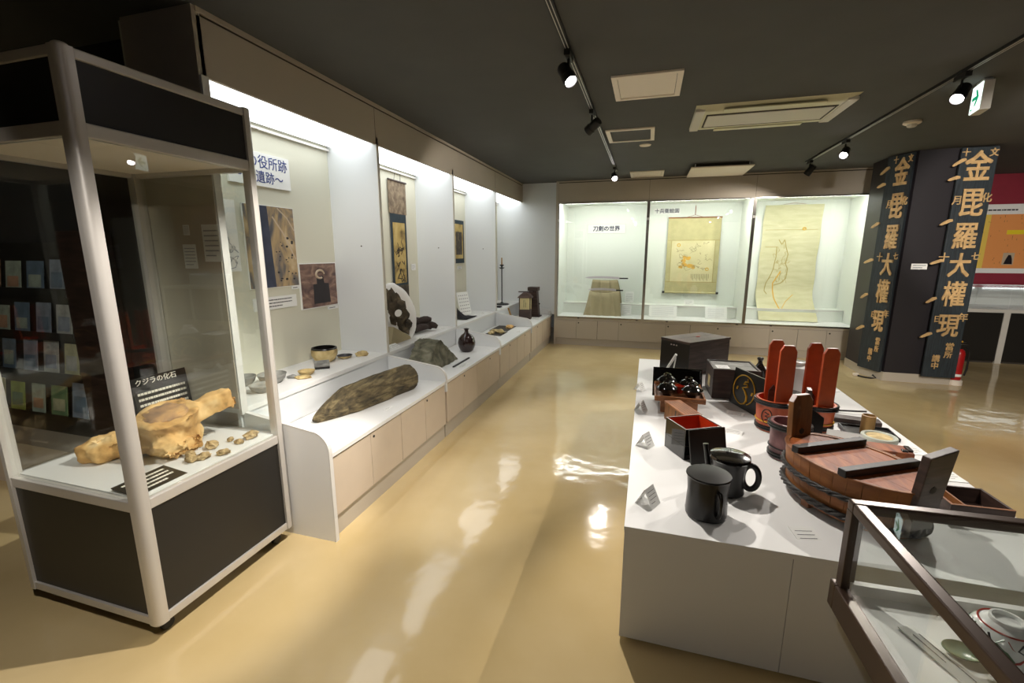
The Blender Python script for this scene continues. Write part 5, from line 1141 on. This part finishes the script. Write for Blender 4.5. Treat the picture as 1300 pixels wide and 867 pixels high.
# caption cards on table
stand_card(.07, 2.32, TZ, R(62), .07, .08, 'tent-folded white card beside the open red-lined box', 28, 3)
stand_card(.085, 1.745, TZ, R(62), .07, .08, 'tent-folded white card nearest the table front, left of the black mug', 28, 3)
stand_card(.035, 2.88, TZ, R(62), .06, .07, 'tent-folded white card left of the bowl stand', 28, 3)
stand_card(.02, 3.33, TZ, R(62), .06, .07, 'tent-folded white card farthest back on the table edge', 28, 3)
flat_card(.60, 1.69, TZ, R(14), .085, .10, 'white card lying at the table front below the tub', 3, 10)
flat_card(.51, 2.66, TZ, R(-20), .10, .075, 'white card lying before the red crest cask', 4, 10)
flat_card(.575, 2.99, TZ, R(-20), .10, .07, 'white card lying in front of the emblem board', 4, 10)
flat_card(.485, 2.36, TZ, R(-15), .10, .08, 'white card lying right of the red-lined box', 4, 10)
flat_card(1.355, 2.67, TZ, R(5), .09, .12, 'white card at the table edge beside the brown box', 4)
flat_card(1.365, 2.40, TZ, R(5), .08, .14, 'white card at the table edge beside the tall end handle', 4)
flat_card(1.33, 3.74, TZ, R(5), .12, .07, 'white card at the table edge far beyond the casks', 2)
t = thing('tent_card', 'blank white tent card standing behind the tub lid', 'card', (1.03, 2.62, TZ)); m = Matrix.Translation((1.03, 2.62, TZ)) @ Matrix.Rotation(R(-14), 4, 'Z')
obj('front_leaf', B(m).prism([(-.052, .0), (-.0495, .0), (.0012, .085), (-.0012, .085)], -.075, .075, 'x'), 'paper', t); obj('back_leaf', B(m).prism([(.0495, .0), (.052, .0), (.0012, .085), (-.0012, .085)], -.075, .075, 'x'), 'paper', t)

# ================================================================== PORCELAIN CASE, FRONT RIGHT
CR = R(2.2)
t = thing('porcelain_case', 'brown-framed glass table case with porcelain in the front right corner', 'display case', (1.05, .8, 0)); O_ = Matrix.Translation((.468, 1.123, 0)) @ Matrix.Rotation(CR, 4, 'Z')
LX, LY = 1.25, .62; zl, zt2 = .735, .95; fw = .026
for x in (0, LX-fw):
    for y in (-fw, -LY): box('post', 'brown_frame', t, x, x+fw, y, y+fw, zl, zt2-.024, .002, m=O_)
for a in ((0, LX, -fw, 0), (0, LX, -LY, -LY+fw)): box('top_rail', 'brown_frame', t, *a, zt2-.024, zt2, .004, m=O_)
for a in ((0, fw, -LY+fw, -fw), (LX-fw, LX, -LY+fw, -fw)): box('top_rail', 'brown_frame', t, *a, zt2-.024, zt2, .004, m=O_)
for a in ((-.008, LX+.008, -.018, .008), (-.008, LX+.008, -LY-.008, -LY+.018)): box('base_rail', 'brown_frame', t, *a, zl-.065, zl, .003, m=O_)
for a in ((-.008, .018, -LY+.018, -.018), (LX-.018, LX+.008, -LY+.018, -.018)): box('base_rail', 'brown_frame', t, *a, zl-.065, zl, .003, m=O_)
box('deck', 'white', t, .018, LX-.018, -LY+.018, -.018, zl-.03, zl-.006, m=O_)
box('rear_ledge', 'edge', t, .018, LX-.018, -.034, -.0185, zl-.006, zl+.02, m=O_)
box('glass_top', 'glass', t, fw-.004, LX-fw+.004, -LY+fw-.004, -fw+.004, zt2-.010, zt2-.005, m=O_)
box('glass_side', 'glass', t, .008, .013, -LY+fw, -fw, zl, zt2-.024, m=O_); box('glass_side', 'glass', t, fw, LX-fw, -.013, -.008, zl, zt2-.024, m=O_)
box('glass_side', 'glass', t, LX-.013, LX-.008, -LY+fw, -fw, zl, zt2-.024, m=O_); box('glass_side', 'glass', t, fw, LX-fw, -LY+.008, -LY+.013, zl, zt2-.024, m=O_)
for x, y in ((.03, -.26), (LX-.08, -.26), (.03, -LY+.03), (LX-.08, -LY+.03)): box('leg', 'brown_frame', t, x, x+.05, y, y+.05, 0, zl-.065, .003, m=O_)
dz = zl-.0055
t = thing('porcelain_bowl', 'upturned white porcelain bowl with red, green and black enamel painting', 'bowl', (.72, 1.0, dz)); c = (.715, 1.01, dz)
obj('body', B().lathe([(.062, .001), (.062, .006), (.056, .03), (.042, .05), (.026, .058), (.026, .066), (.022, .066), (.021, .058), (0, .057)], 40, c), 'ceramic', t, True)
rnd = random.Random(8)
for mt, k0 in (('redware', 0), ('darkware', 1), ('greenware', 2)):
    b = B()
    for i in range(7):
        a = 2*math.pi*(i/7)+k0*.3; pts = []
        for q in range(5):
            f = q/4; z = .008+.036*f; r = .0625-.019*f**1.4; aa = a+.25*math.sin(q*1.6+k0+i); pts.append((c[0]+(r+.0006)*math.cos(aa), c[1]+(r+.0006)*math.sin(aa), dz+z))
        b.tube(pts, .003 if k0 else .0022, 5)
    obj('enamel', b, mt, t, True)
obj('red_ring', B().tube([(c[0]+.04*math.cos(a), c[1]+.04*math.sin(a), dz+.052) for a in [k*math.pi/16 for k in range(32)]], .0018, 5, True), 'redware', t, True)
t = thing('blue_cup', 'white porcelain cup with blue painting at the frame edge', 'cup', (.72, .92, dz)); c = (.755, .905, dz)
obj('body', B().lathe([(0, .001), (.02, .001), (.022, .006), (.04, .03), (.046, .055), (.044, .056), (.036, .03), (0, .01)], 32, c), 'ceramic', t, True)
b = B()
for i in range(8): a = i*math.pi/4; b.tube([(c[0]+.0415*math.cos(a), c[1]+.0415*math.sin(a), dz+.032), (c[0]+.0455*math.cos(a+.3), c[1]+.0455*math.sin(a+.3), dz+.048)], .0025, 5)
obj('blue_painting', b, 'blueware', t, True)
t = thing('green_dish', 'small grey-green leaf dish beside the long caption strip', 'dish', (.62, .97, dz)); obj('body', B().lathe([(0, .001), (.018, .001), (.032, .010), (.031, .012), (.018, .005), (0, .004)], 28, (.628, .965, dz), 1, .8), 'greenware', t, True)
t = thing('cream_lid', 'cream porcelain lid at the right edge of the glass case', 'lid', (.80, 1.04, dz)); obj('body', B().lathe([(.045, .001), (.045, .006), (.03, .02), (.012, .024), (.012, .032), (0, .034)], 28, (.81, 1.04, dz)), 'celadon', t, True)
flat_card(.588, .945, dz, R(-68), .15, .038, 'long white caption strip lying in the porcelain case', 1)
